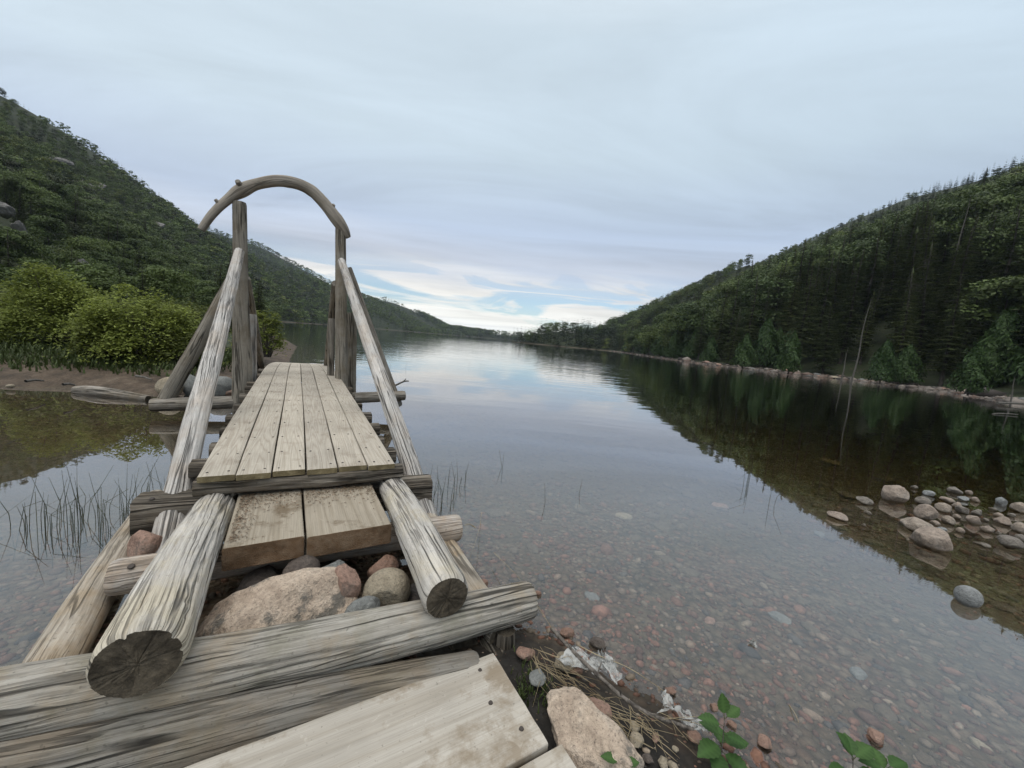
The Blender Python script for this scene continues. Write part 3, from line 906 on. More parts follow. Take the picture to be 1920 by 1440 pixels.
# water: a closed body, so that its depth tints what lies below
def build_water():
    m, t = new_mat('lake_water')
    geo = t.n('ShaderNodeNewGeometry')
    pos = geo.outputs['Position']
    s3 = t.n('ShaderNodeSeparateXYZ', Vector=pos)
    rip1 = t.noise(t.scale(pos, (0.22, 1.0, 1.0), rot=(0, 0, 0.28)), 1.5, 3.0, 0.5, 0.4)
    rip2 = t.noise(t.scale(pos, (0.5, 1.2, 1.0), rot=(0, 0, -0.2)), 4.2, 2.0, 0.5)
    patch = t.noise(t.scale(pos, (0.03, 0.05, 1.0)), 1.0, 3.0, 0.5)
    far = t.maprange(s3.outputs[1], 3.0, 26.0, 0.015, 0.42)
    far = t.math('MULTIPLY', far, t.maprange(s3.outputs[1], 40.0, 220.0, 1.0, 0.35))
    amp = t.math('MULTIPLY', far, t.ramp(patch, [(0.35, 0.45), (0.6, 1.0)]))
    h = t.math('MULTIPLY', t.math('ADD', rip1, t.math('MULTIPLY', rip2, 0.12)), amp)
    bump = t.n('ShaderNodeBump', Height=h, Distance=0.05, Strength=1.0)
    lw = t.n('ShaderNodeLayerWeight', Blend=0.5)
    t.nt.links.new(bump.outputs[0], lw.inputs['Normal'])
    fr = t.n('ShaderNodeMath', dict(operation='MULTIPLY_ADD'), i0=t.math('POWER', lw.outputs['Facing'], 2.9), i1=0.96, i2=0.035)
    gl = t.n('ShaderNodeBsdfGlossy', Color=(1, 1, 1, 1), Roughness=0.0)
    t.nt.links.new(bump.outputs[0], gl.inputs['Normal'])
    tr = t.n('ShaderNodeBsdfTransparent', Color=(1, 1, 1, 1))
    mx = t.n('ShaderNodeMixShader', i0=fr.outputs[0], i1=tr.outputs[0], i2=gl.outputs[0])
    o = t.n('ShaderNodeOutputMaterial')
    t.nt.links.new(mx.outputs[0], o.inputs['Surface'])
    va = t.n('ShaderNodeVolumeAbsorption', Color=(0.56, 0.50, 0.22, 1), Density=0.7)
    t.nt.links.new(va.outputs[0], o.inputs['Volume'])
    x0, x1, y0, y1, zb = -480.0, 520.0, -30.0, 1050.0, -11.0
    V = [(x0, y0, 0), (x1, y0, 0), (x1, y1, 0), (x0, y1, 0), (x0, y0, zb), (x1, y0, zb), (x1, y1, zb), (x0, y1, zb)]
    F = [(0, 1, 2, 3), (7, 6, 5, 4), (0, 4, 5, 1), (1, 5, 6, 2), (2, 6, 7, 3), (3, 7, 4, 0)]
    mb = MB()
    mb.add(V, F)
    ob = mb.build('water', m, smooth=False)
    tag(ob, 'still clear lake water with faint ripples farther out', None, None, 'structure')


build_water()

# ------------------------------------------------------------------ where a sight line meets a level (used to turn image pixels into positions)
def at(px, py, z=0.0):
    x = (px - 960.0) / 721.0
    y = -(py - 720.0) / 721.0
    d = _f + _X * x + _Y * y
    k = (z - HC) / d.z
    return np.array([d.x * k, d.y * k, z])


# ------------------------------------------------------------------ the footbridge
U0 = 4.0
bridge = empty('footbridge', b2w((0, U0, 0.0)), AZ)
tag(bridge, 'weathered log footbridge with six deck boards and a bent branch arch over its posts', 'footbridge')


def L(p, r):                   # bridge frame point + radius -> local row
    return (p[0], p[1] - U0, p[2], r)


def blog(name, pts, seed, mats, **kw):
    mb = MB()
    log_into(mb, [L(p[:3], p[3]) for p in pts], seed, **kw)
    return mb.build(name, mats, bridge)


def btimber(name, pts, wd, ht, seed, mats, **kw):
    mb = MB()
    plank_into(mb, [(p[0], p[1] - U0, p[2]) for p in pts], wd, ht, seed, **kw)
    return mb.build(name, mats, bridge)


DU = np.array([2.60, 3.2, 4.0, 5.0, 6.0, 7.0, 8.0, 9.0, 10.0, 11.0, 12.0])
DZ = np.array([0.488, 0.510, 0.532, 0.552, 0.566, 0.572, 0.560, 0.515, 0.445, 0.36, 0.27])


def deck_z(u):
    return np.interp(u, DU, DZ)


PW, GAP = 0.1755, 0.0075
for k in range(6):
    vc = -0.478 + PW / 2 + k * (PW + GAP)
    jit = [0.012, -0.004, 0.008, -0.006, 0.004, -0.012][k]
    mb = MB()
    us = np.linspace(2.655 + jit, 11.8, 24)
    pts = [(vc + 0.003 * math.sin(u * 1.3 + k), u - U0, deck_z(u) - 0.018 + 0.0015 * math.sin(2.3 * u + k)) for u in us]
    plank_into(mb, pts, PW, 0.036, 40 + k, r=0.005, nx=9, ny=3, step=0.05, rough=0.0012)
    rg = np.random.default_rng(k + 90)
    for u in np.concatenate([[2.72, 3.02, 3.38, 3.8, 4.25, 4.75, 5.3], np.arange(5.9, 9.5, .6)]):
        for sx in (-0.052, 0.05):
            if rg.random() < 0.93:
                uu = u + rg.normal() * 0.012 + jit
                disc_into(mb, (vc + sx + rg.normal() * 0.006, uu - U0, deck_z(uu) + 0.0022), (0, 0, 1), 0.0078, 2, 0.001, 7)
    mb.build('deck_board', [M_deck, M_end_deck, M_nail], bridge)

# header timber under the deck edge and the cross pieces behind it
btimber('header_beam', [(-0.50, 2.745, 0.408), (-0.1, 2.725, 0.404), (0.35, 2.70, 0.412), (0.675, 2.685, 0.418)], 0.12, 0.088, 3, [M_hewn, M_end_dark], r=0.018, nx=8, ny=6, step=0.02, rough=0.010, crack=.008)
rg = np.random.default_rng(5)
for k, u in enumerate([3.05, 3.42, 3.83, 4.3, 4.8, 5.35, 5.95, 6.3, 7.2, 8.0, 9.0, 10.2]):
    e0, e1 = -0.53 - rg.uniform(0, .06), 0.655 + rg.uniform(0, .06)
    zz = deck_z(u) - 0.038 - 0.052
    btimber('cross_piece', [(e0, u + rg.normal() * .02, zz), (e1, u + rg.normal() * .02, zz + .004)], 0.13, 0.10, 100 + k, [M_hewn, M_end_dark], r=0.022, nx=6, ny=5, step=0.03, rough=0.010, crack=.006)
for v in (-0.28, 0.40):
    blog('deck_bearer', [(v, 2.8, .24, .085), (v, 5.0, .33, .09), (v, 8.0, .35, .09), (v, 11.8, .06, .085)], int(31 + v * 10), [M_post, M_end_dark], K=28, step=.06)

# the two big front stringers
blog('stringer_log', [(-0.402, 1.435, 0.345, 0.118), (-0.405, 1.9, 0.338, 0.114), (-0.405, 2.3, 0.312, 0.108), (-0.40, 2.72, 0.275, 0.100)], 11, [M_log, M_end_dark],
     K=150, step=0.010, crack=0.015, lump=0.055, grain=0.004, ncrack=8, knots=3)
blog('stringer_log', [(0.570, 1.39, 0.330, 0.098), (0.585, 1.8, 0.335, 0.098), (0.60, 2.2, 0.325, 0.095), (0.615, 2.72, 0.29, 0.088)], 27, [M_log, M_end_dark],
     K=130, step=0.010, crack=0.015, lump=0.05, grain=0.004, ncrack=7, knots=4)
# thick step boards between them
btimber('step_board', [(-0.115, 2.068, 0.292), (-0.125, 2.78, 0.285)], 0.335, 0.112, 21, [M_step, M_end_cut], r=0.010, nx=12, ny=5, step=0.04, rough=0.002)
btimber('step_board', [(0.272, 2.055, 0.292), (0.262, 2.78, 0.285)], 0.415, 0.112, 22, [M_step, M_end_cut], r=0.010, nx=14, ny=5, step=0.04, rough=0.002)
# crumbs of bark and dry needles gathered on the step boards
rg = np.random.default_rng(61)
mb = MB()
for k in range(1500):
    if rg.random() < .7:
        v, u = rg.uniform(-.27, .47), 2.70 - abs(rg.normal(0, .13))
    else:
        v, u = -.27 + abs(rg.normal(0, .045)), rg.uniform(2.1, 2.7)
    if u < 2.09 or abs(v - .06) < .006:
        continue
    a, ln, wd_ = rg.uniform(0, 6.28), rg.uniform(.003, .011), rg.uniform(.0012, .003)
    d1, d2 = np.array([math.cos(a), math.sin(a), 0]) * ln, np.array([-math.sin(a), math.cos(a), 0]) * wd_
    c0 = np.array([v, u - U0, .3505 + rg.uniform(0, .004) - (u - 2.06) * .0098])
    mb.add(np.array([c0 - d1, c0 + d2 + [0, 0, .002], c0 + d1, c0 - d2]), [[0, 1, 2, 3]], None, 0, np.array([.13, .088, .055]) * rg.uniform(.4, 2.0))
lit = mb.build('needle_litter', M_pebble, None, loc=b2w((0, U0, 0)), rotz=AZ)
tag(lit, 'crumbs of bark and dry needles on the step boards', None, None, 'stuff')
# cribwork
blog('front_log', [(-1.75, 1.77, 0.155, 0.112), (-0.8, 1.640, 0.160, 0.110), (-0.1, 1.535, 0.164, 0.104), (0.45, 1.475, 0.170, 0.099), (1.02, 1.425, 0.178, 0.084)], 35, [M_front, M_end_light],
     K=130, step=0.012, crack=0.014, lump=0.055, grain=0.004, ncrack=7, knots=3)
blog('cross_log', [(-0.735, 2.33, 0.150, 0.082), (0.1, 2.30, 0.152, 0.084), (0.965, 2.245, 0.155, 0.086)], 41, [M_round, M_end_light], K=64, step=0.016, crack=0.006, lump=0.02, grain=0.001, ncrack=4, knots=2)
btimber('hewn_log', [(-0.800, 2.92, 0.20), (0.0, 2.86, 0.20), (0.925, 2.79, 0.205)], 0.20, 0.225, 43, [M_hewn, M_end_dark], r=0.045, nx=8, ny=9, step=0.02, rough=0.012, crack=0.010)
blog('side_log', [(-0.775, 1.62, 0.02, 0.085), (-0.80, 2.1, 0.03, 0.085), (-0.83, 2.6, 0.04, 0.08), (-0.88, 3.6, 0.03, 0.07)], 45, [M_side, M_end_light], K=64, step=0.016, crack=0.006, lump=0.04, grain=.0015)
blog('side_log', [(-0.60, 1.62, 0.0, 0.08), (-0.61, 2.2, 0.0, 0.08), (-0.63, 3.0, 0.0, 0.075)], 46, [M_side, M_end_light], K=56, step=0.02, crack=0.012, lump=0.05)
blog('side_log', [(0.86, 1.40, 0.055, 0.070), (0.86, 1.9, 0.055, 0.072), (0.88, 2.9, 0.04, 0.07)], 47, [M_side, M_end_dark], K=56, step=0.018, crack=0.012, lump=0.05)
blog('side_log', [(0.70, 1.45, 0.0, 0.07), (0.72, 2.1, 0.0, 0.07), (0.74, 2.9, 0.0, 0.07)], 48, [M_hewn, M_end_dark], K=40, step=0.03, crack=0.01)
# bolts let into the crib logs
for nm, c, nr in (('bolt', (-0.65, 2.275, 0.222), (0.0, -0.55, .8)), ('bolt', (-0.72, 2.86, 0.315), (0, -.1, 1)), ('bolt', (0.90, 2.185, 0.125), (0, -1, -.1))):
    mb = MB()
    disc_into(mb, (c[0], c[1] - U0, c[2]), nr, 0.014, 0, 0.003, 14)
    mb.build(nm, M_nail, bridge)

# posts, braces and arch at the middle support
UP = 6.6
blog('post', [(-0.668, UP, 0.02, 0.124), (-0.672, UP, 0.6, 0.120), (-0.70, UP, 1.7, 0.094), (-0.720, UP, 2.93, 0.080)], 51, [M_post, M_end_light], K=56, step=0.03, crack=0.006, lump=0.035, knots=8)
blog('post', [(0.640, UP, 0.05, 0.098), (0.615, UP, 0.9, 0.092), (0.575, UP, 1.8, 0.082), (0.530, UP, 2.90, 0.072)], 52, [M_post, M_end_light], K=56, step=0.03, crack=0.006, lump=0.035, knots=8)
blog('sill_log', [(-1.66, UP, 0.150, 0.085), (-0.7, UP, 0.19, 0.09), (0.6, UP, 0.245, 0.09), (1.64, UP, 0.305, 0.082)], 53, [M_sill, M_end_light], K=48, step=0.03, crack=0.008)
blog('front_brace', [(-0.615, 2.42, -0.05, 0.072), (-0.648, 3.6, 0.62, 0.075), (-0.668, 4.9, 1.36, 0.070), (-0.700, 6.44, 2.26, 0.058)], 55, [M_brace, M_end_light], K=72, step=0.016, crack=0.012, lump=0.05, grain=.003, ncrack=6, knots=7)
blog('front_brace', [(0.885, 2.45, -0.05, 0.076), (0.795, 3.7, 0.67, 0.074), (0.685, 5.0, 1.43, 0.066), (0.548, 6.46, 2.36, 0.052)], 56, [M_brace, M_end_light], K=72, step=0.016, crack=0.010, lump=0.04, grain=.0025, ncrack=6, knots=7)
blog('side_brace', [(-1.56, UP + .06, 0.12, 0.090), (-1.15, UP + .04, 1.05, 0.085), (-0.80, UP + .02, 1.90, 0.070)], 57, [M_post, M_end_light], K=44, step=0.03, crack=0.006)
blog('side_brace', [(1.56, UP + .10, 0.10, 0.080), (1.05, UP + .08, 1.33, 0.072), (0.66, UP + .05, 2.30, 0.055)], 58, [M_sill, M_end_light], K=44, step=0.03, crack=0.006)
blog('rear_brace', [(-0.665, 6.78, 1.95, 0.060), (-0.66, 8.2, 1.15, 0.075), (-0.66, 9.8, 0.25, 0.085)], 59, [M_post, M_end_light], K=40, step=0.04, crack=0.006)
blog('rear_brace', [(0.500, 6.78, 2.05, 0.058), (0.555, 8.2, 1.20, 0.070), (0.61, 9.8, 0.30, 0.080)], 60, [M_post, M_end_light], K=40, step=0.04, crack=0.006)
blog('short_post', [(-0.578, 6.93, 0.05, 0.062), (-0.590, 6.93, 1.45, 0.056)], 61, [M_brace, M_end_light], K=40, step=0.03, crack=0.006)
blog('short_post', [(0.800, 6.90, 0.05, 0.092), (0.772, 6.90, 1.62, 0.080)], 62, [M_post, M_end_light], K=40, step=0.03, crack=0.006)
blog('short_post', [(0.500, 6.96, 0.05, 0.055), (0.478, 6.96, 1.50, 0.050)], 63, [M_sill, M_end_light], K=40, step=0.03, crack=0.006)
blog('arch_branch', [(-1.125, UP - .03, 2.475, 0.045), (-1.0, UP - .03, 2.71, 0.050), (-0.832, UP - .02, 2.94, 0.058), (-0.70, UP, 3.080, 0.084), (-0.535, UP, 3.205, 0.070), (-0.29, UP, 3.315, 0.076),
                       (-0.06, UP, 3.34, 0.077), (0.14, UP, 3.285, 0.080), (0.32, UP, 3.14, 0.086), (0.48, UP - .02, 2.955, 0.092), (0.575, UP - .02, 2.84, 0.075), (0.645, UP - .02, 2.735, 0.040)],
     64, [M_arch, M_end_light], K=48, step=0.015, crack=0.006, lump=0.10, knots=16, ncrack=4, twist=.1)

blog('branch_stub', [(-0.705, UP - .02, 3.12, .040), (-0.735, UP - .09, 3.17, .034)], 65, [M_arch, M_end_light], K=20, step=.01, crack=.002, knots=0)
blog('branch_stub', [(-0.93, UP - .03, 2.84, .030), (-0.975, UP - .06, 2.885, .022)], 66, [M_arch, M_end_light], K=16, step=.01, crack=.002, knots=0)
blog('branch_stub', [(0.40, UP, 3.10, .034), (0.425, UP - .05, 3.16, .024)], 67, [M_arch, M_end_light], K=16, step=.01, crack=.002, knots=0)

# ------------------------------------------------------------------ the board walkway in front
walk = empty('boardwalk', b2w((0.3, 1.1, 0.0)), AZ)
tag(walk, 'low walkway of wide worn boards with a rough edge beam in front of the footbridge', 'boardwalk')


def wk(name, pts, wd, ht, seed, mats, bolts=(), **kw):
    mb = MB()
    plank_into(mb, [(p[0] - 0.3, p[1] - 1.1, p[2]) for p in pts], wd, ht, seed, **kw)
    for b in bolts:
        disc_into(mb, (b[0] - .3, b[1] - 1.1, b[2]), (0, 0, 1), 0.0088, 2, 0.002, 12)
    return mb.build(name, mats, walk)


wk('walkway_board', [(-1.0, 1.040, 0.0965), (0.745, 1.068, 0.0965)], 0.405, 0.045, 71, [M_walk, M_end_light, M_nail], [(0.657, 1.211, .1205), (0.636, 1.071, .1205), (0.691, 0.944, .1205)], r=0.006, nx=18, ny=3, step=0.03, rough=0.002)
wk('walkway_board', [(-1.0, 0.620, 0.0955), (0.79, 0.648, 0.0955)], 0.40, 0.045, 72, [M_walk, M_end_light, M_nail], r=0.006, nx=18, ny=3, step=0.03, rough=0.002)
wk('walkway_board', [(-1.0, 0.205, 0.0955), (0.79, 0.232, 0.0955)], 0.40, 0.045, 73, [M_walk, M_end_light, M_nail], r=0.006, nx=18, ny=3, step=0.03, rough=0.002)
mb = MB()
log_into(mb, [(-1.3, 0.50, 0.030, .112), (-0.9, 0.375, 0.034, 0.112), (-0.2, 0.272, 0.034, 0.104), (0.38, 0.168, 0.034, 0.092)], 74, K=96, step=0.014, crack=0.016, lump=0.06, grain=0.004)
mb.build('edge_beam', [M_beam, M_end_dark], walk)
mb = MB()
log_into(mb, [(0.52, 0.36, -0.03, 0.06), (0.50, -0.5, -0.02, 0.06)], 75, K=32, step=.04)
mb.build('bearer', [M_hewn, M_end_dark], walk)

# block under the right end of the front log
o = MB()
log_into(o, [(0, 0, -0.10, 0.052), (0.0, 0.0, 0.085, 0.048)], 77, K=40, step=0.015, crack=.006)
o = o.build('support_stump', [M_hewn, M_end_dark], None, loc=b2w((0.87, 1.395, 0)))
tag(o, 'short dark stump propping the right end of the front log', 'stump')


# ------------------------------------------------------------------ stones
def stone(name, loc, size, seed, mat, label, group=None, cat='rock', **kw):
    V, F = rock_shape(size, seed, **kw)
    mb = MB()
    mb.add(V, F)
    o = mb.build(name, ROCKM[mat], None, loc=tuple(loc))
    tag(o, label, cat, group)
    return o


def bstone(p, size, seed, mat, label, rot=0.0, **kw):
    return stone('stone', b2w(p), size, seed, mat, label, 'stones filling the log crib', rot=rot + AZ, **kw)


bstone((-0.02, 1.80, 0.135), (0.300, 0.225, 0.175), 23, 'pink', 'large pink granite block between the two big stringer logs', .1, facets=9, rough=.15, boxy=.12, tilt=-.12)
bstone((0.40, 1.735, 0.175), (0.112, 0.105, 0.105), 5, 'tan', 'round tan cobble against the right stringer log', .2, facets=3, rough=.05)
bstone((0.225, 1.80, 0.215), (0.062, 0.085, 0.095), 14, 'rose', 'upright brown pink stone between the granite block and the round cobble', .3, facets=7, boxy=.2)
bstone((0.275, 1.635, 0.19), (0.078, 0.045, 0.05), 9, 'grey', 'small flat grey green stone in front of the round tan cobble', .2, facets=5)
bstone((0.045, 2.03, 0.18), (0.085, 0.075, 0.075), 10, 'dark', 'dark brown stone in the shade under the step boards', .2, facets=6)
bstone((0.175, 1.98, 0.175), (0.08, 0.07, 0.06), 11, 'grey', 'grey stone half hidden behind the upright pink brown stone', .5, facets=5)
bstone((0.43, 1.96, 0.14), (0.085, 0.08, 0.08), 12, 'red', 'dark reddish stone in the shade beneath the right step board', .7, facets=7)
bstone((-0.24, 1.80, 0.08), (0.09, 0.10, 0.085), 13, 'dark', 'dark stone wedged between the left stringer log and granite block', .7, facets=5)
bstone((-0.700, 2.66, 0.13), (0.075, 0.12, 0.085), 15, 'rose', 'rounded pink brown stone between two crib logs on the left', .15, facets=5, rough=.07)
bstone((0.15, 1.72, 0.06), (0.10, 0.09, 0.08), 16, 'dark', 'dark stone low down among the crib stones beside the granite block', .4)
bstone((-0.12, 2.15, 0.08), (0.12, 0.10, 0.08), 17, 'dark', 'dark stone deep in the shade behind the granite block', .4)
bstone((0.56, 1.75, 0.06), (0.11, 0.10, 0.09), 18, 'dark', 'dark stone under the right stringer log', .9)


def pstone(name, px, py, wpx, hpx, seed, mat, label, group=None, z=0.0, up=0.35, deep=0.8, cat='rock', low=0.0, **kw):
    """stone whose foot stands where the sight line of image pixel (px,py) meets level z"""
    b = at(px, py, z)
    th = math.atan2(b[0], b[1])
    wd = wpx / 721.0 * b[1] * math.cos(th)
    ht = hpx / 721.0 * b[1]
    sx, sy, sz = wd / 2, wd / 2 * deep, ht * 0.62
    if low:                    # looked at from above: the picture height is mostly its depth
        sz = sx * low
        sy = max(sx * .6, ht * .45)
        ht = sz * 1.5
    fw = np.array([math.sin(th), math.cos(th), 0]) * sy * 0.75
    c = b + fw
    c[2] = z + ht - sz
    return stone(name, c, (sx, sy, sz), seed, mat, label, group, cat, rot=-th + kw.pop('rot', 0.0), **kw)


G1 = 'rocks in the shallow water on the right'
LK = [  # pixels of an enlarged image crop: x, foot y, width, height, stone, label
    (1020, 600, 225, 140, 'lake', 'largest round pinkish boulder standing in the shallows on the right'),
    (810, 612, 140, 52, 'lgrey', 'dark flat rock left of the round boulder in the shallows'),
    (625, 722, 165, 55, 'lake', 'flat rosy rock lying alone nearest the sky reflection, left of the cluster'),
    (835, 684, 62, 26, 'lgrey', 'small pale stone between the flat rosy rock and the boulders'),
    (808, 768, 38, 26, 'lgrey', 'tiny whitish stone in open water left of the long boulder'),
    (1235, 725, 205, 112, 'lake', 'brown boulder just above the long pale slab boulder'),
    (1165, 805, 270, 100, 'ltan', 'pale tan boulder behind the long sloping slab of rock'),
    (1275, 925, 400, 150, 'lake', 'long sloping slab boulder at the front of the rock cluster'),
    (1355, 668, 140, 66, 'ltan', 'tan rounded rock right of the brown boulder'),
    (1215, 618, 130, 58, 'lgrey', 'grey rock right behind the largest round boulder'),
    (1265, 556, 112, 40, 'blue', 'flat bluish rock beyond the grey rock in the shallows'),
    (1440, 538, 130, 44, 'lgrey', 'dark low rock at the far edge of the cluster'),
    (1535, 546, 62, 34, 'lake', 'small rosy stone touching the dark low rock at the far edge'),
    (1500, 590, 110, 34, 'blue', 'flat blue grey slab in the middle of the far row'),
    (1582, 596, 76, 38, 'lake', 'small rosy stone right of the flat blue grey slab'),
    (1490, 678, 120, 60, 'lgrey', 'grey dome of rock in the middle of the cluster'),
    (1590, 692, 100, 50, 'lgrey', 'dark grey rock leaning on the grey dome'),
    (1385, 600, 125, 40, 'lake', 'purplish flat rock behind the tan rounded rock'),
    (1390, 752, 110, 60, 'ltan', 'small tan rock right of the brown boulder, low in the water'),
    (1565, 750, 130, 72, 'lake', 'mottled brown rock in front of the grey dome'),
    (1345, 796, 90, 28, 'blue', 'thin bluish stone right behind the long slab boulder'),
    (1476, 812, 76, 38, 'lake', 'small rosy pointed stone right of the long slab boulder'),
    (1760, 615, 104, 58, 'blue', 'pale grey green rock alone toward the right edge'),
    (1880, 668, 150, 70, 'ltan', 'large tan rock cut by the right edge of the picture'),
    (1742, 704, 84, 34, 'lake', 'flat rosy stone left of the tan rock at the edge'),
    (1772, 758, 150, 60, 'lake', 'brown pink rock in the right part of the cluster'),
    (1662, 806, 124, 54, 'lake', 'rounded brown rock left of the brown pink rock'),
    (1890, 812, 150, 74, 'ltan', 'pale yellowish rock at the right edge below the tan one'),
    (1742, 826, 62, 30, 'lgrey', 'small grey stone below the rounded brown rock'),
    (1810, 918, 230, 90, 'lgrey', 'broad grey rock nearest the viewer at the right edge'),
    (1890, 866, 110, 50, 'lgrey', 'grey rock between the yellowish rock and the broad grey one'),
    (1625, 905, 150, 26, 'lgrey', 'thin pale sliver of rock barely above the water'),
    (1160, 506, 62, 26, 'lgrey', 'small dark stone right of the largest boulder, farther out'),
    (1450, 640, 90, 46, 'lake', 'rosy stone squeezed between the tan rounded rock and the grey dome'),
    (1700, 655, 70, 24, 'lgrey', 'flat dark stone in the gap right of the cluster'),
    (1455, 716, 80, 34, 'lake', 'little brown rock before the grey dome'),
    (1300, 760, 80, 36, 'lake', 'little brown rock tucked against the brown boulder'),
    (1830, 700, 70, 30, 'lgrey', 'dark little stone under the large tan rock at the edge'),
    (1650, 732, 60, 26, 'lgrey', 'little pale stone between the mottled and the brown pink rocks'),
]
for k, (zx, zy, zw, zh, mt, lb) in enumerate(LK):
    pstone('boulder', 1400 + zx / 3.692, 780 + zy / 3.692, zw / 3.692, zh / 3.692, 200 + k * 3, mt, lb, G1, sub=4, rough=.11, facets=[8, 12, 10][k % 3], deep=.85)
pstone('boulder', 1812, 1133, 66, 34, 331, 'blue', 'smooth oval blue grey stone alone in the water on the right', G1, rough=.02, facets=1, deep=.7)
pstone('boulder', 1640, 1392, 44, 46, 333, 'rose', 'upright rusty brown stone standing alone in the near shallows', 'rocks at the near water edge', rough=.10, facets=9, deep=.9, sub=4, low=.75)
pstone('boulder', 1431, 1402, 40, 34, 335, 'rose', 'dark brown stone at the water edge right of the leafy seedling', 'rocks at the near water edge', rough=.12, facets=10, deep=.9, sub=4, low=.65)

G2 = 'stones on the near bank'
NB = [  # x, foot y, width, height, level, stone, label
        (1120, 1355, 62, 56, .06, 'rose', 'reddish block leaning behind the big boulder on the bank'),
    (1188, 1372, 24, 26, .05, 'tan', 'small tan stone right of the reddish block'),
    (1192, 1405, 34, 46, .05, 'tan', 'pale tan stone with a sharp face right of the big boulder'),
    (1228, 1392, 18, 26, .04, 'rose', 'little rusty stone in the black mud'),
    (1266, 1410, 17, 14, .04, 'tan', 'tiny pale pebble in the mud left of the seedling'),
    (1242, 1440, 26, 30, .05, 'tan', 'buff stone at the bottom edge of the picture left of the seedling'),
    (1262, 1445, 28, 20, .05, 'tan', 'flat buff stone right beside the buff stone at the bottom edge'),
    (1300, 1392, 36, 32, .03, 'red', 'wet orange brown stone under the white film'),
    (1006, 1285, 38, 46, .07, 'grey', 'grey olive cobble under the dry straws by the walkway'),
    (985, 1238, 44, 34, .04, 'rose', 'brown stone at the foot of the stump under the straws'),
    (1060, 1258, 64, 50, .04, 'tan', 'pale whitish stone at the head of the broken branch'),
    (1078, 1265, 30, 26, .05, 'red', 'rusty stone below the pale whitish stone'),
    (1062, 1195, 36, 26, .0, 'red', 'orange stone at the water edge by the tip of the branch'),
    (1120, 1215, 40, 22, .0, 'dark', 'dark wet stone behind the branch in the water'),
    (1008, 1118, 20, 11, .0, 'red', 'small brown stone breaking the water beside the front log'),
    (906, 1100, 20, 24, .0, 'red', 'orange stone wedged beside the right stringer log'),
    (1338, 1332, 20, 26, .0, 'red', 'dark reddish stone behind the seedling'),
    (1256, 1303, 26, 22, .0, 'red', 'brown stone at the end of the long bent straw'),
    (1372, 1365, 26, 16, .0, 'red', 'reddish stone right of the seedling stem in the water'),
    (1160, 1440, 40, 30, .05, 'rose', 'brown stone at the bottom edge beside the big boulder'),
    (1215, 1432, 30, 20, .05, 'dark', 'dark stone half sunk in the mud at the bottom edge'),
]
for k, (px_, py_, wp, hp, z, mt, lb) in enumerate(NB):
    pstone('stone', px_, py_, wp, hp, 400 + k * 5, mt, lb, G2, z=z, sub=4, rough=.12, facets=[12, 9, 10][k % 3], deep=.9, boxy=.1, low=.55)

G3 = 'boulders on the left beach'
for k, (px_, py_, wp, hp, mt, lb) in enumerate([
        (318, 741, 56, 34, 'tan', 'tan boulder at the water edge behind the left end of the sill log'),
        (364, 738, 52, 36, 'grey', 'grey boulder right of the tan boulder on the left beach'),
        (412, 742, 66, 36, 'grey', 'grey boulder beside the foot of the left bridge post'),
        (432, 742, 30, 14, 'rose', 'small pinkish stone by the left post foot'),
        (443, 700, 30, 18, 'tan', 'pale stone on the sand behind the left post'),
        (20, 727, 20, 7, 'tan', 'flat pale stone on the beach at the left edge')]):
    pstone('boulder', px_, py_, wp, hp, 500 + k, mt, lb, G3, z=.03, sub=4, rough=.08, facets=5)

stone('boulder', at(1100, 1395, .06) + np.array([0, 0, .0]), (.215, .115, .125), 9, 'pink', 'big pinkish boulder beside the corner of the boardwalk', G2, sub=6, rough=.17, facets=14, boxy=.1, rot=-.85, tilt=.1)
# submerged stones one can pick out through the water
G4 = 'stones lying under clear water'
SUBM = [(1170, 970, 30, 'tan'), (1240, 990, 34, 'rose'), (1290, 1075, 40, 'tan'), (1000, 1030, 28, 'tan'), (930, 965, 40, 'tan'), (1110, 1120, 30, 'grey'), (1560, 1010, 44, 'tan'),
        (1640, 1020, 40, 'tan'), (1710, 1060, 46, 'tan'), (1880, 1140, 60, 'tan'), (1540, 1005, 36, 'grey'), (1450, 1080, 36, 'rose'), (1530, 1075, 30, 'rose'), (1505, 1130, 34, 'tan'),
        (1520, 1180, 40, 'grey'), (1610, 1265, 50, 'grey'), (1600, 1190, 44, 'tan'), (1850, 1220, 46, 'tan'), (1900, 1330, 56, 'grey'), (1660, 1340, 60, 'grey'), (1460, 1160, 44, 'grey'),
        (1400, 1130, 30, 'tan'), (1580, 1360, 34, 'tan'), (1700, 1330, 22, 'tan'), (1770, 1360, 34, 'rose'), (1840, 1400, 52, 'tan'), (1735, 1425, 60, 'rose'), (1490, 1370, 30, 'tan'),
        (1570, 1330, 26, 'grey'), (1410, 1330, 18, 'tan'), (1330, 1165, 30, 'rose'), (1250, 1050, 30, 'tan'), (1190, 1010, 26, 'grey'), (1090, 960, 30, 'rose'), (1430, 990, 36, 'tan'),
        (1350, 950, 30, 'rose'), (1290, 930, 30, 'tan'), (1480, 940, 40, 'tan'), (1590, 930, 40, 'rose'), (1660, 900, 40, 'tan'), (1560, 870, 44, 'tan'), (1440, 860, 40, 'tan'),
        (1750, 860, 40, 'tan'), (1380, 880, 30, 'grey')]
NAMES = dict(tan='pale tan', rose='reddish', grey='grey')
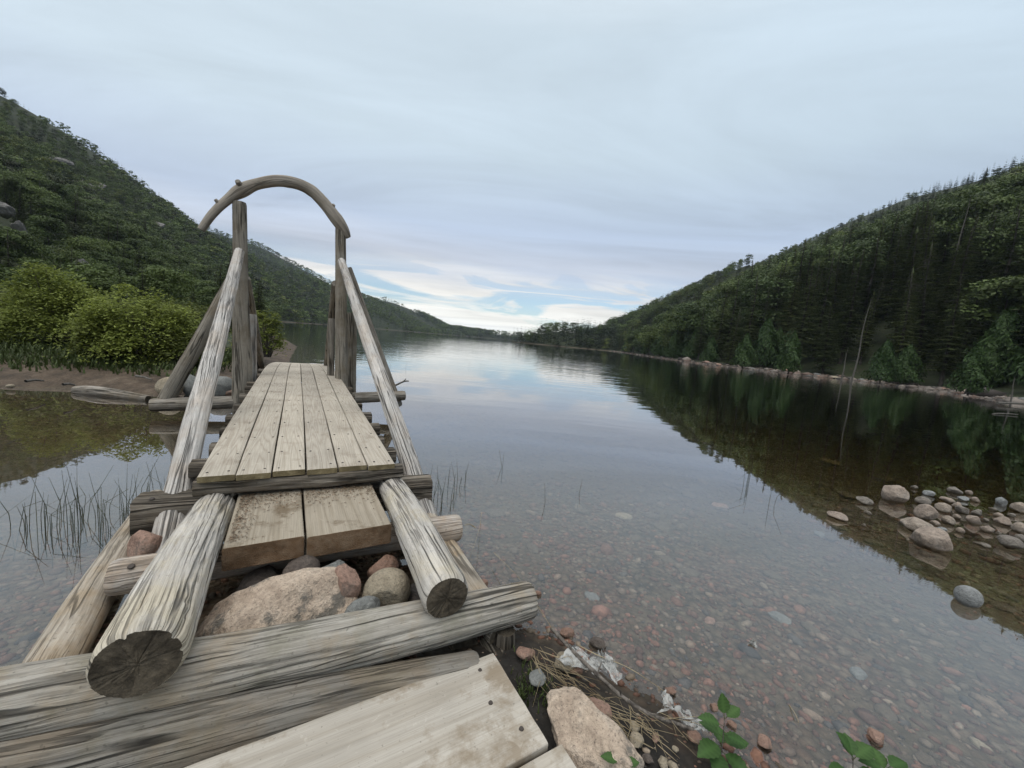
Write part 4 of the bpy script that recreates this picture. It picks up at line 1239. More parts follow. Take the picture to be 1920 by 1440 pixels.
for k, (px_, py_, wp, mt) in enumerate(SUBM):
    b = at(px_, py_, 0.0)
    dd = 0.0
    for it in range(3):        # slide along the sight line down to the bed
        zb = float(height([b[0] * (1 + dd)], [b[1] * (1 + dd)])[0])
        dd = -zb / HC
    p = np.array([b[0] * (1 + dd), b[1] * (1 + dd), zb])
    wd = wp / 721.0 * p[1] * math.cos(math.atan2(p[0], p[1])) * 0.62
    stone('stone', p + np.array([0, 0, wd * .10]), (wd, wd * .75, wd * .32), 600 + k, 'bed' if k % 5 else mt, '%s stone under the clear water of the near shallows' % ('dull brown' if k % 5 else NAMES[mt]), G4, sub=3, rough=.12, facets=9,
          rot=k * 1.7)

# fine pebbles strewn over the bed: nobody could count them
def pebbles():
    rg = np.random.default_rng(12)
    N = 22000
    r = 0.9 * np.exp(rg.uniform(0, math.log(13), N))
    a = rg.uniform(-0.98, 1.15, N)
    x, y = r * np.sin(a), r * np.cos(a)
    z = height(x, y)
    keep = (z < 0.004) & (x > -6) & ~((y > 2.6) & (x < -2.2))
    x, y, z, r = x[keep], y[keep], z[keep], r[keep]
    n = len(x)
    s = (0.0050 + 0.0034 * r) * np.exp(rg.normal(0, 0.45, n))
    s = np.minimum(s, .09)
    V0, F0 = ico(1)
    vars_ = []
    for q in range(8):
        V, _ = rock_shape((1, 1, 1), 900 + q, sub=2 if False else 1, rough=.12, facets=3)
        vars_.append(V)
    pal = np.array([(0.23, 0.118, 0.078), (0.28, 0.145, 0.10), (0.15, 0.085, 0.06), (0.19, 0.15, 0.11), (0.27, 0.20, 0.145), (0.11, 0.10, 0.09), (0.31, 0.25, 0.19), (0.18, 0.13, 0.095)])
    wts = np.array([.2, .14, .2, .14, .1, .1, .04, .08])
    mb = MB()
    which = rg.integers(0, 8, n)
    for q in range(8):
        m = which == q
        c = m.sum()
        ro = rg.uniform(0, 2 * np.pi, c)
        sx, sy, sz = s[m] * rg.uniform(.8, 1.5, c), s[m] * rg.uniform(.6, 1.0, c), s[m] * rg.uniform(.3, .6, c)
        V = vars_[q][None] * np.stack([sx, sy, sz], 1)[:, None, :]
        cr, sr = np.cos(ro)[:, None], np.sin(ro)[:, None]
        X = V[..., 0] * cr - V[..., 1] * sr + x[m][:, None]
        Y = V[..., 0] * sr + V[..., 1] * cr + y[m][:, None]
        Z = V[..., 2] + (z[m] + sz * .25)[:, None]
        col = pal[rg.choice(8, c, p=wts)] * rg.uniform(.45, .85, (c, 1))
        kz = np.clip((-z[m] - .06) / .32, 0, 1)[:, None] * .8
        col = col * (1 - kz) + np.array([.096, .075, .047]) * rg.uniform(.85, 1.2, (c, 1)) * kz     # water haze painted in: deeper stones fade toward one tone
        nv = V.shape[1]
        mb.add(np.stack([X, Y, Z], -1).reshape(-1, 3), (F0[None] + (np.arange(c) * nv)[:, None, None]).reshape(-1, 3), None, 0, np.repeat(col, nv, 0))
    # grit and chips of bark on the muddy bank itself
    n2 = 900
    bx, by = rg.uniform(-.1, 1.25, n2), rg.uniform(.7, 1.8, n2)
    bz = height(bx, by)
    for q in np.nonzero((bz > .005))[0]:
        sz = .0028 * math.exp(rg.normal(0, .6))
        V = vars_[q % 8] * np.array([sz * 1.5, sz, sz * .6])
        mb.add(V + [bx[q], by[q], bz[q] + sz * .2], F0, None, 0, pal[rg.integers(0, 8)] * rg.uniform(.4, 1.1))
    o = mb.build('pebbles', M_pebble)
    tag(o, 'red brown and grey pebbles covering the lake bed near the bank', None, None, 'stuff')


pebbles()
# ------------------------------------------------------------------ trees
def tri_cards(c, d1, d2):
    """quads centred on c spanned by half-vectors d1,d2 -> verts, faces"""
    n = len(c)
    V = np.stack([c - d1 * .95, c + d2 * .55 - d1 * .1, c + d1 * 1.05, c - d2 * .55 + d1 * .15], 1).reshape(-1, 3)
    F = np.arange(n * 4).reshape(-1, 4)
    return V, F


def unit(v):
    return v / (np.linalg.norm(v, axis=-1, keepdims=True) + 1e-9)


def spruce_crown(h, seed, levels, per, segs, t0=0.12, rmax=0.17, ragged=.3):
    rg = np.random.default_rng(seed)
    Vs, Fs, Cs, n = [], [], [], 0
    for k in range(levels):
        t = t0 + (1 - t0) * ((k + rg.uniform(-.3, .3)) / levels)
        t = min(max(t, t0), 0.985)
        Rr = h * rmax * (1 - (t - t0) / (1 - t0)) ** 0.8 + h * .008
        if t < t0 + .12:
            Rr *= .75
        for q in range(per):
            if rg.random() < 0.10:
                continue
            a = 2 * np.pi * (q + rg.uniform(-.35, .35)) / per + k * 2.4
            Ln = Rr * rg.uniform(1 - ragged, 1 + ragged * .6)
            dr = np.array([math.cos(a), math.sin(a), 0])
            sd = np.array([-math.sin(a), math.cos(a), 0])
            z0 = t * h + rg.uniform(-.01, .01) * h
            br = rg.uniform(.75, 1.25)
            s = np.linspace(0.12, 1, segs + 1)
            drop = -0.10 * s - 0.22 * s ** 2 + 0.14 * s ** 3.5
            P = dr[None] * (s * Ln)[:, None] + np.array([0, 0, 1.])[None] * (z0 + drop * Ln)[:, None]
            for i in range(segs):
                p, p2 = P[i], P[i + 1]
                wl = Ln * 0.36 * (1.1 - s[i] * .85) * rg.uniform(.7, 1.3)
                fw = dr * wl * .55
                dn = np.array([0, 0, -wl * rg.uniform(.1, .4)])
                for sg in (-1, 1):
                    tip = p + fw + sd * sg * wl + dn
                    Vs.append(np.array([p, p2, tip])); Fs.append([n, n + 1, n + 2] if sg > 0 else [n + 1, n, n + 2]); n += 3
                    Cs += [br * .8, br, br * 1.15]
                hang = (p + p2) / 2 + np.array([0, 0, -wl * .55])
                Vs.append(np.array([p, p2 + dr * .1 * wl, hang])); Fs.append([n, n + 1, n + 2]); n += 3
                Cs += [br * .8, br, br * .7]
    top = np.array([[0.01 * h, 0, .95 * h], [-.006 * h, .009 * h, .95 * h], [0, 0, h * 1.02]])
    Vs.append(top); Fs.append([n, n + 1, n + 2]); Cs += [1, 1, 1]
    return np.concatenate(Vs), np.array(Fs), np.array(Cs)


def blob_crown(h, seed, blobs, cards, size, wide=.36, low=.30, flat=.75, upb=.4):
    """broadleaf crown: leafy lobes made of many small cards"""
    rg = np.random.default_rng(seed)
    Vs, Cs = [], []
    for b in range(blobs):
        t = rg.uniform(0, 1)
        zz = h * (low + (0.86 - low) * t)
        rr = h * wide * math.sqrt(max(0.05, 1 - ((t - .35) / .75) ** 2)) * math.sqrt(rg.uniform(0, 1)) * .75
        a = rg.uniform(0, 2 * np.pi)
        c = np.array([rr * math.cos(a), rr * math.sin(a), zz])
        br = h * rg.uniform(.11, .19)
        d = unit(rg.normal(size=(cards, 3)))
        d[:, 2] = np.where(d[:, 2] < -.3, -d[:, 2], d[:, 2])
        P = c + d * br * rg.uniform(.55, 1.08, (cards, 1)) * np.array([1.15, 1.15, flat])
        nrm = unit(d + rg.normal(size=(cards, 3)) * .55 + np.array([0, 0, upb]))
        a1 = unit(np.cross(nrm, rg.normal(size=(cards, 3))))
        a2 = np.cross(nrm, a1)
        sz = size * rg.uniform(.6, 1.3, (cards, 1))
        V, F = tri_cards(P, a1 * sz, a2 * sz)
        Vs.append(V)
        Cs.append(np.repeat(rg.uniform(.72, 1.28) * rg.uniform(.85, 1.15, cards), 4))
    V = np.concatenate(Vs)
    return V, np.arange(len(V)).reshape(-1, 4), np.concatenate(Cs)


def cedar_crown(h, seed, cards, size, wide=.24):
    rg = np.random.default_rng(seed)
    t = rg.uniform(0, 1, cards) ** 0.8
    a = rg.uniform(0, 2 * np.pi, cards)
    R0 = h * wide * (1 - t) ** 0.75 * (1 + .30 * np.sin(a * 3 + t * 9 + seed)) * np.clip(t * 7 + .45, 0, 1)
    R0 = R0 * rg.uniform(.62, 1.08, cards)
    P = np.stack([R0 * np.cos(a), R0 * np.sin(a), h * (0.03 + .97 * t)], 1)
    nrm = unit(np.stack([np.cos(a), np.sin(a), np.full(cards, .35)], 1) + rg.normal(size=(cards, 3)) * .45)
    a1 = unit(np.array([0, 0, 1.])[None] + rg.normal(size=(cards, 3)) * .35)
    a1 = unit(a1 - nrm * (a1 * nrm).sum(1, keepdims=True))
    a2 = np.cross(nrm, a1)
    sz = size * rg.uniform(.6, 1.3, (cards, 1))
    V, F = tri_cards(P, a1 * sz * 1.3, a2 * sz)
    return V, F, np.repeat(rg.uniform(.7, 1.3, cards), 4)


def trunk_mesh(name, h, r, seed, mat, stubs=0, lean=0.0, top=1.0):
    rg = np.random.default_rng(seed)
    mb = MB()
    tube_into(mb, [(0, 0, -.4), (0.01 * h, 0, h * .3), (-.006 * h, .008 * h, h * .65), (0, 0, h * top)], r, 7, h / 14, 0, .12)
    for k in range(stubs):
        z = h * rg.uniform(.1, .92)
        a = rg.uniform(0, 6.28)
        ln = h * rg.uniform(.03, .10)
        d = np.array([math.cos(a), math.sin(a), rg.uniform(-.35, .15)])
        b = np.array([0, 0, z])
        tube_into(mb, [b, b + d * ln * .5, b + d * ln + np.array([0, 0, -.1 * ln])], r * .16, 4, None, 0, .25)
    o = mb.build(name, mat)
    me = o.data
    bpy.data.objects.remove(o)
    return me


def crown_mesh(VFC, mat):
    V, F, c = VFC
    mb = MB()
    mb.add(V, F, None, 0, np.repeat(np.asarray(c)[:, None], 3, 1))
    o = mb.build('crown', mat)
    me = o.data
    bpy.data.objects.remove(o)
    return me


PROTO = {'spruce': [], 'leafy': [], 'cedar': []}
for q in range(6):
    cr = crown_mesh(spruce_crown(10, 20 + q, 30, 8, 4, t0=[.05, .12, .08, .16, .04, .10][q], rmax=[.17, .15, .20, .16, .14, .185][q]), M_spruce)
    PROTO['spruce'].append((cr, trunk_mesh('trunk', 10, .17, q, M_bark, 14)))
for q in range(5):
    cr = crown_mesh(blob_crown(10, 40 + q, 30, 190, .21, wide=[.36, .3, .4, .33, .38][q], low=[.25, .3, .2, .35, .25][q]), M_leafy)
    PROTO['leafy'].append((cr, trunk_mesh('trunk', 10 * .85, .16, 10 + q, M_bark, 5)))
for q in range(3):
    cr = crown_mesh(cedar_crown(10, 60 + q, 3600, .24, wide=[.22, .27, .32][q]), M_cedar)
    PROTO['cedar'].append((cr, trunk_mesh('trunk', 10 * .8, .16, 20 + q, M_bark, 3)))
FAR = {'spruce': [spruce_crown(10, 70 + q, 10, 6, 2, t0=.06, rmax=[.17, .15, .20, .18][q]) for q in range(4)],
       'leafy': [blob_crown(10, 80 + q, 17, 42, .34, wide=.34, low=.08) for q in range(4)],
       'tiny_spruce': [spruce_crown(10, 90 + q, 6, 5, 1, t0=.05, rmax=.2) for q in range(3)],
       'tiny_leafy': [blob_crown(10, 95 + q, 9, 18, .75, wide=.42, low=.05) for q in range(3)]}

NAME = {'spruce': 'spruce_tree', 'leafy': 'broadleaf_tree', 'cedar': 'cedar_tree'}


def tree(kind, q, x, y, h, label, group, rz=None, wide=1.0, lean=(0, 0), z=None, crown=True, trunk_mat=None):
    o = empty(NAME[kind], (x, y, float(height([x], [y])[0]) if z is None else z), rz if rz is not None else random.uniform(0, 6.28))
    tag(o, label, 'tree', group)
    o.rotation_euler.x, o.rotation_euler.y = lean
    s = h / 10.0
    o.scale = (s * wide, s * wide, s)
    cm, tm = PROTO[kind][q % len(PROTO[kind])]
    for nm, me in (('crown', cm), ('trunk', tm)):
        c = bpy.data.objects.new(nm, me)
        C.objects.link(c)
        c.parent = o
    return o


def scatter(x0, x1, y0, y1, step, seed, jitter=.45):
    rg = np.random.default_rng(seed)
    gx, gy = np.meshgrid(np.arange(x0, x1, step), np.arange(y0, y1, step), indexing='ij')
    x = gx.ravel() + rg.uniform(-jitter, jitter, gx.size) * step
    y = gy.ravel() + rg.uniform(-jitter, jitter, gx.size) * step
    b = x / np.maximum(y, 1)
    m = (y > 4) & (np.abs(b) < 1.62)
    return x[m], y[m], rg


def merge_trees(name, label, items):
    """items: list of (variant geometry, x, y, z, h, wide, tint(N,3))"""
    mb = MB()
    for (V0, F0, c0), x, y, z, h, wd, tint, rg in items:
        n = len(x)
        if n == 0:
            continue
        ro = rg.uniform(0, 6.28, n)
        s = h / 10.0
        cr, sr = (np.cos(ro) * s * wd)[:, None], (np.sin(ro) * s * wd)[:, None]
        X = V0[None, :, 0] * cr - V0[None, :, 1] * sr + x[:, None]
        Y = V0[None, :, 0] * sr + V0[None, :, 1] * cr + y[:, None]
        Z = V0[None, :, 2] * s[:, None] + z[:, None]
        col = tint[:, None, :] * c0[None, :, None]
        nv = len(V0)
        mb.add(np.stack([X, Y, Z], -1).reshape(-1, 3), (F0[None] + (np.arange(n) * nv)[:, None, None]).reshape(-1, F0.shape[1]), None, 0, col.reshape(-1, 3))
    o = mb.build(name, M_forest, smooth=False)
    tag(o, label, None, None, 'stuff')
    return o


SPR = np.array([0.036, 0.053, 0.021])
LEA = np.array([0.068, 0.096, 0.026])
YEL = np.array([0.105, 0.128, 0.032])
OLV = np.array([0.034, 0.042, 0.017])


def inland(x, y):
    P = np.stack([x, y], 1)
    d, s = pl_dist(P, LEFT)
    return np.where(in_lake(P), -d, d)


def forest(name, label, x, y, rg, hfun, leaf_frac, skip=None, far=('spruce', 'leafy'), yel=.10, minin=1.2, patch=.02):
    d = inland(x, y)
    m = d > minin
    x, y, d = x[m], y[m], d[m]
    z = height(x, y)
    nz_ = fbm(np.stack([x * patch, y * patch, 0 * x], 1), 31, 3)
    nz2 = fbm(np.stack([x * patch * 4, y * patch * 4, 0 * x], 1), 37, 2)
    lf = leaf_frac(x, y, z, d)
    leaf = (nz_ + (nz2 - .5) * .8 + rg.normal(0, .06, len(x))) > np.quantile(nz_ + (nz2 - .5) * .8, 1 - np.clip(lf.mean(), .01, .99)) if np.ndim(lf) else None
    leaf = rg.random(len(x)) < np.clip(lf + (nz_ - .5) * 3.0 + (nz2 - .5) * 1.2, 0.03, .97)
    h = hfun(x, y, z, d) * rg.uniform(.72, 1.25, len(x))
    h = np.where(leaf, h * .82, h)
    if skip is not None:
        k = ~skip(x, y, z, d)
        x, y, z, d, leaf, h = x[k], y[k], z[k], d[k], leaf[k], h[k]
    tint = np.where(leaf[:, None], LEA[None], SPR[None]) * rg.uniform(.70, 1.35, (len(x), 1))
    ye = (rg.random(len(x)) < yel) & leaf
    tint[ye] = YEL * rg.uniform(.7, 1.2, (ye.sum(), 1))
    ol = (rg.random(len(x)) < .15) & leaf
    tint[ol] = OLV * rg.uniform(.8, 1.3, (ol.sum(), 1))
    return dict(x=x, y=y, z=z, d=d, h=h, leaf=leaf, tint=tint, rg=rg, far=far)


def build_forest(name, label, f, use):
    items = []
    rg = f['rg']
    for lf, kind in ((False, f['far'][0]), (True, f['far'][1])):
        m = (f['leaf'] == lf) & use
        ids = np.nonzero(m)[0]
        nv = len(FAR[kind])
        pick = rg.integers(0, nv, len(ids))
        for q in range(nv):
            i = ids[pick == q]
            items.append((FAR[kind][q], f['x'][i], f['y'][i], f['z'][i] - .1 * f['h'][i] * .3, f['h'][i], rg.uniform(.85, 1.25, len(i)), f['tint'][i], rg))
    return merge_trees(name, label, items)


# right-hand hill
x, y, rg_ = scatter(40, 250, 12, 330, 4.3, 51)
bare = lambda x, y, z, d: (np.hypot((x - 216) / 1, (y - 345) / 1) < 1)
fr = forest('forest', '', x, y, rg_, lambda x, y, z, d: (14.5 - 6.5 * sm(d, 30, 140) - 1.5 * sm(y, 150, 320)) * (1 - .42 * sm(y, 130, 260)) * (1 - .4 * sm(x, 180, 205) * sm(y, 230, 280)), lambda x, y, z, d: 0.40 + .12 * sm(y, 60, 200) - .28 * sm(z, 60, 85), skip=bare, yel=.25)
vis = fr['h'] / np.hypot(fr['x'], fr['y']) * np.where(fr['d'] > 22, .55, 1.0) * np.where(fr['x'] / fr['y'] > 1.45, .3, 1)
order = np.argsort(-vis)
NIND = 300
ind = np.zeros(len(order), bool)
ind[order[:NIND]] = True
GT = 'trees crowded along the right shore'
rgt = np.random.default_rng(99)
for i in np.nonzero(ind)[0]:
    lf = fr['leaf'][i]
    ced = (not lf) and fr['d'][i] < 7 and rgt.random() < .5
    if lf and fr['d'][i] < 9 and rgt.random() < .6:
        lf, ced = False, rgt.random() < .5
    kind = 'cedar' if ced else ('leafy' if lf else 'spruce')
    lb = {'cedar': 'bright green cedar at the water edge of the right shore', 'leafy': 'light green rounded tree among the dark spruces on the right shore',
          'spruce': 'dark spruce in the crowded forest on the right shore'}[kind]
    hh = fr['h'][i] * (.55 if ced else 1.0)
    tree(kind, int(rgt.integers(0, 6)), fr['x'][i], fr['y'][i], hh, lb, {'cedar': 'cedars along the right shore', 'leafy': 'light green trees on the right shore', 'spruce': 'spruces crowded on the right shore'}[kind],
         wide=rgt.uniform(.85, 1.25), lean=(rgt.normal() * .03, rgt.normal() * .03))
build_forest('forest_canopy', 'dense mixed spruce and broadleaf forest on the right hillside', fr, ~ind)
x, y, rg_ = scatter(45, 280, 330, 760, 7.0, 52)
f2 = forest('forest', '', x, y, rg_, lambda x, y, z, d: 6.5 + 0 * x, lambda x, y, z, d: 0.35 + 0 * x, skip=bare, far=('tiny_spruce', 'tiny_leafy'))
build_forest('forest_canopy', 'distant forest on the far end of the right hillside', f2, np.ones(len(f2['x']), bool))
# wooded headland at the end of the right shore
x, y, rg_ = scatter(-8, 110, 222, 340, 3.0, 53)
f3 = forest('forest', '', x, y, rg_, lambda x, y, z, d: 9.0 + 0 * x, lambda x, y, z, d: 0.78 + 0 * x, skip=lambda x, y, z, d: x > 85, far=('tiny_spruce', 'leafy'))
build_forest('forest_canopy', 'low dark forest on the headland across the lake', f3, np.ones(len(f3['x']), bool))
# left hill
x, y, rg_ = scatter(-300, -18, 12, 430, 3.8, 54)
def rocky(x, y, z, d):
    n = fbm(np.stack([x * .03 + 9, y * .03, z * .03], 1), 77, 4)
    return (n > .665) & (z > 8)
f4 = forest('forest', '', x, y, rg_, lambda x, y, z, d: (8.0 - 3.2 * sm(z, 15, 85)) * (0.5 + .5 * sm(y, 25, 90)), lambda x, y, z, d: 0.66 - .25 * sm(y, 200, 400) + 0 * x, skip=rocky, yel=.07)
vis = f4['h'] / np.hypot(f4['x'], f4['y']) * np.where(np.abs(f4['x'] / f4['y']) > 1.42, .3, 1)
ind = np.zeros(len(vis), bool)
ind[np.argsort(-vis)[:170]] = True
for i in np.nonzero(ind)[0]:
    lf = f4['leaf'][i]
    tree('leafy' if lf else 'spruce', int(rgt.integers(0, 6)), f4['x'][i], f4['y'][i], f4['h'][i],
         'broadleaf tree at the foot of the left hillside behind the shrubs' if lf else 'dark spruce at the foot of the left hillside behind the shrubs',
         'broadleaf trees under the left hillside' if lf else 'spruces under the left hillside', wide=rgt.uniform(1.0, 1.35), lean=(rgt.normal() * .03, rgt.normal() * .03))
far_ = f4['y'] > 190
build_forest('forest_canopy', 'green broadleaf and spruce forest on the steep left hillside', f4, ~ind & ~far_)
f4['far'] = ('tiny_spruce', 'tiny_leafy')
build_forest('forest_canopy', 'green forest on the farther part of the left hillside', f4, ~ind & far_)
# far left ridge and the end of the lake
x, y, rg_ = scatter(-620, -70, 430, 770, 6.3, 55)
f5 = forest('forest', '', x, y, rg_, lambda x, y, z, d: 9.0 + 0 * x, lambda x, y, z, d: 0.55 + 0 * x, far=('tiny_spruce', 'tiny_leafy'), yel=.02)
build_forest('forest_canopy', 'dark forest covering the far left ridge', f5, np.ones(len(f5['x']), bool))
x, y, rg_ = scatter(-210, 70, 790, 900, 4.5, 56)
f6 = forest('forest', '', x, y, rg_, lambda x, y, z, d: 12 + 0 * x, lambda x, y, z, d: 0.75 + 0 * x, far=('tiny_spruce', 'tiny_leafy'))
build_forest('forest_canopy', 'thin line of trees at the far end of the lake', f6, np.ones(len(f6['x']), bool))


def tree_at(kind, q, px_, py_, hpx, label, wide=1.0, lean=(0, 0), back=0.0, group=None):
    b = at(px_, py_, .35)
    b = b * (1 + back / max(1, b[1]))
    return tree(kind, q, b[0], b[1], hpx / 721.0 * b[1], label, group, wide=wide, lean=lean, z=.3)


tree_at('cedar', 2, 1650, 716, 78, 'left one of two round bright green cedars by the bare leaning trunk', 1.05)
tree_at('cedar', 2, 1693, 719, 72, 'right one of two round bright green cedars on the right shore', 1.25)
tree_at('cedar', 1, 1815, 737, 92, 'broad low cedar near the right edge of the picture', 1.1)
tree_at('cedar', 1, 1478, 698, 76, 'pointed bright cedar in front of the dark spruces, middle of the right shore', 1.0)
tree_at('cedar', 0, 1392, 688, 62, 'full yellowish green cedar left of the pointed cedar on the right shore', 1.5)
tree_at('cedar', 0, 1330, 680, 48, 'rounded cedar far down the right shore', 1.5)


def snag(px_, py_, hpx, leanx, label, r=.16, stubs=16, top=1.0):
    b = at(px_, py_, .3)
    h = hpx / 721.0 * b[1]
    me = trunk_mesh('dead_tree', h, r, int(px_), M_snag, stubs, top=top)
    o = bpy.data.objects.new('dead_tree', me)
    C.objects.link(o)
    o.location = b
    o.rotation_euler.y = leanx
    tag(o, label, 'dead tree')
    return o


snag(1597, 713, 150, 0.05, 'tall bare pale trunk leaning over the right shore left of the two round cedars', .10)
snag(1578, 711, 60, 0.02, 'thin bare trunk just left of the tall pale trunk', .08, 6)
snag(1895, 752, 46, -.06, 'thin pale snag at the right edge of the picture', .06, 6)
for px_, dep, hh, lb in ((1735, 62, 17, 'slim grey dead trunk rising behind the round cedars'),):
    b = at(px_, 740, .3); b = b * (dep / b[1]); b[2] = float(height([b[0]], [b[1]])[0])
    o = bpy.data.objects.new('dead_tree', trunk_mesh('dead_tree', hh, .15, int(px_), M_snag, 18))
    C.objects.link(o); o.location = b; o.rotation_euler.y = .03
    tag(o, lb, 'dead tree')
for px_, py_, ln, rz, lb in ((1412, 691, 5.0, .3, 'pale driftwood log on the stones of the right shore'), (1885, 777, 1.8, .25, 'pale stick floating off the right shore'), (1520, 706, 4.0, .5, 'short bleached log on the right shore'),
                             (1900, 757, 5.0, .4, 'bleached log lying at the right edge of the shore')):
    b = at(px_, py_, .02 if px_ == 1885 else .15)
    mb = MB()
    log_into(mb, [(-ln / 2, 0, 0, .016 * ln), (0, .05, .03, .014 * ln), (ln / 2, 0, 0.03, .010 * ln)], int(px_), K=12, step=.4, knots=0)
    o = mb.build('driftwood_log', [M_snag, M_snag], None, loc=b, rotz=rz)
    tag(o, lb, 'driftwood')

# rubble along the right shore, boulders one can tell apart on top of it
def rubble():
    rg = np.random.default_rng(77)
    N = 5200
    seg = LEFT[33:]
    idx = rg.integers(0, 10, N)
    pts = LEFT[-15:-2]
    k = rg.integers(0, len(pts) - 1, N)
    t = rg.random(N)
    P = pts[k] * (1 - t[:, None]) + pts[k + 1] * t[:, None] + rg.normal(0, .8, (N, 2))
    m = (P[:, 1] > 12) & (P[:, 1] < 240)
    P = P[m]
    z = height(P[:, 0], P[:, 1])
    m = z > -.15
    P, z = P[m], z[m]
    n = len(P)
    s = 0.10 * np.exp(rg.normal(0, .6, n))
    V0, F0 = rock_shape((1, 1, .6), 5, sub=1, rough=.15, facets=5)
    pal = np.array([(.14, .115, .098), (.10, .09, .083), (.22, .19, .165), (.07, .06, .053), (.15, .105, .085)])
    ro = rg.uniform(0, 6.28, n)
    cr, sr = (np.cos(ro) * s)[:, None], (np.sin(ro) * s)[:, None]
    X = V0[None, :, 0] * cr * 1.4 - V0[None, :, 1] * sr + P[:, :1]
    Y = V0[None, :, 0] * sr * 1.4 + V0[None, :, 1] * cr + P[:, 1:]
    Z = V0[None, :, 2] * s[:, None] + (z + s * .2)[:, None]
    col = np.repeat(pal[rg.integers(0, 5, n)] * rg.uniform(.7, 1.3, (n, 1)), len(V0), 0)
    mb = MB()
    mb.add(np.stack([X, Y, Z], -1).reshape(-1, 3), (F0[None] + (np.arange(n) * len(V0))[:, None, None]).reshape(-1, 3), None, 0, col)
    o = mb.build('shore_rubble', M_pebble)
    tag(o, 'broken stones lining the right shore', None, None, 'stuff')
    for q in range(34):
        y = 22 + 60 * rg.random() ** 1.2
        x = np.interp(y, [24, 31, 42, 48, 56, 60, 70, 77, 108], [39, 41, 47.5, 49, 48.5, 45, 43, 38, 41]) + rg.uniform(-.3, 1.6)
        sz = rg.uniform(.25, .6)
        stone('boulder', (x, y, max(0, float(height([x], [y])[0])) + sz * .1), (sz * 1.4, sz, sz * .6), 800 + q, ['lake', 'grey', 'rose', 'tan'][q % 4], 'boulder among the rubble lining the wooded right shore',
              'boulders on the right shore', sub=3, rot=rg.uniform(0, 3))


rubble()


# ------------------------------------------------------------------ shrubs on the left point
ROCKM['crag'] = rock_mat('hillside_rock', (0.09, 0.085, 0.08), (0.15, 0.142, 0.135), (0.21, 0.20, 0.19), grey=.6, scale=.06)
# bare rock showing through the trees of the left hillside
for k, (px_, py_, dep, wd, lb) in enumerate(((158, 505, 95, 1.6, 'grey rock slide above the large shrubs on the left hillside'), (8, 388, 125, 2.4, 'pale ledge at the left edge of the picture, halfway up the hillside'),
                                             (170, 345, 190, 7, 'grey outcrop in the middle of the upper left hillside'), (112, 300, 185, 6, 'grey outcrop high on the left hillside'),
                                             (228, 440, 170, 6, 'low grey ledge right of the middle of the left hillside'), (35, 425, 110, 1.3, 'small pale rock among the trees at the left edge'), (285, 420, 200, 6, 'grey ledge below the skyline of the left hillside'))):
    q = at(px_, 720, 0.0)
    bx = ((px_ - 960) / 721)
    d_ = _f + _X * bx + _Y * (-(py_ - 720) / 721.0)
    for r_ in np.arange(30, 420, 1.5):          # first meeting of the sight line with the slope
        pt = np.array([d_.x, d_.y, d_.z]) * r_ + np.array([0, 0, HC])
        if height([pt[0]], [pt[1]])[0] + 4.0 > pt[2]:
            break
    pt[2] -= .4
    stone('rock_outcrop', pt, ((wd * r_ / 150 + .45) * .75, (wd * r_ / 190 + .45) * .6, 1.2), 880 + k, 'crag', lb, 'rock outcrops on the left hillside', sub=5, rough=.25, facets=14, rot=.6, tilt=.5)


def shrub(px_, base_y, wpx, hpx, seed, label, leaves=9000, leaf=.035, tone=1.0, dist=None, group='shrubs on the left point', z=.33, mat=None):
    b = at(px_, base_y, z)
    if dist:
        b = b * (dist / b[1]); b[2] = z
    th = math.atan2(b[0], b[1])
    Wd = wpx / 721.0 * b[1] * math.cos(th)
    Ht = hpx / 721.0 * b[1]
    rg = np.random.default_rng(seed)
    o = empty('shrub', b, -th)
    tag(o, label, 'shrub', group)
    # sprays: flat tiers of leaves on arching stems
    nb = 70
    Vs, Cs = [], []
    stems = MB()
    for k in range(nb):
        a = rg.uniform(0, 2 * np.pi)
        e = rg.uniform(0.0, 1.0)
        rr = math.sqrt(rg.uniform(.02, 1))
        tip = np.array([math.cos(a) * rr * Wd / 2, math.sin(a) * rr * Wd * .40, Ht * (0.12 + .84 * math.sqrt(max(0, 1 - rr ** 2.2)) * rg.uniform(.4, 1.12))])
        base = np.array([math.cos(a) * rr * Wd * .14, math.sin(a) * rr * Wd * .1, -.05])
        mid = base * .4 + tip * .6 + np.array([0, 0, .12 * Ht])
        if k < 34:
            tube_into(stems, [base, mid, tip], .012, 4, None, 0, .3)
        m = leaves // nb
        sp = Wd * rg.uniform(.07, .12)
        tiers = 3
        tz = rg.integers(0, tiers, m)
        P = tip + np.stack([rg.normal(0, sp, m), rg.normal(0, sp, m), (tz - 1) * sp * .55 + rg.normal(0, sp * .13, m)], 1)
        P[:, 2] -= 0.35 * (np.hypot(P[:, 0] - tip[0], P[:, 1] - tip[1])) ** 2 / sp
        P[:, 2] = np.maximum(P[:, 2], .02)
        nrm = unit(np.stack([rg.normal(0, .5, m), rg.normal(0, .5, m), np.ones(m)], 1) + .25 * unit(P - np.array([0, 0, Ht * .3])))
        a1 = unit(np.cross(nrm, rg.normal(size=(m, 3))))
        a2 = np.cross(nrm, a1)
        sz = leaf * rg.uniform(.6, 1.35, (m, 1))
        V, F = tri_cards(P, a1 * sz * 1.2, a2 * sz)
        Vs.append(V)
        Cs.append(np.repeat(rg.uniform(.75, 1.2) * rg.uniform(.75, 1.25, m), 4) * tone)
    V = np.concatenate(Vs)
    c = np.concatenate(Cs)
    mb = MB()
    mb.add(V, np.arange(len(V)).reshape(-1, 4), None, 0, np.repeat(c[:, None], 3, 1))
    mb.build('foliage', mat or M_shrub, o, smooth=False)
    stems.build('stems', M_twig, o)
    return o


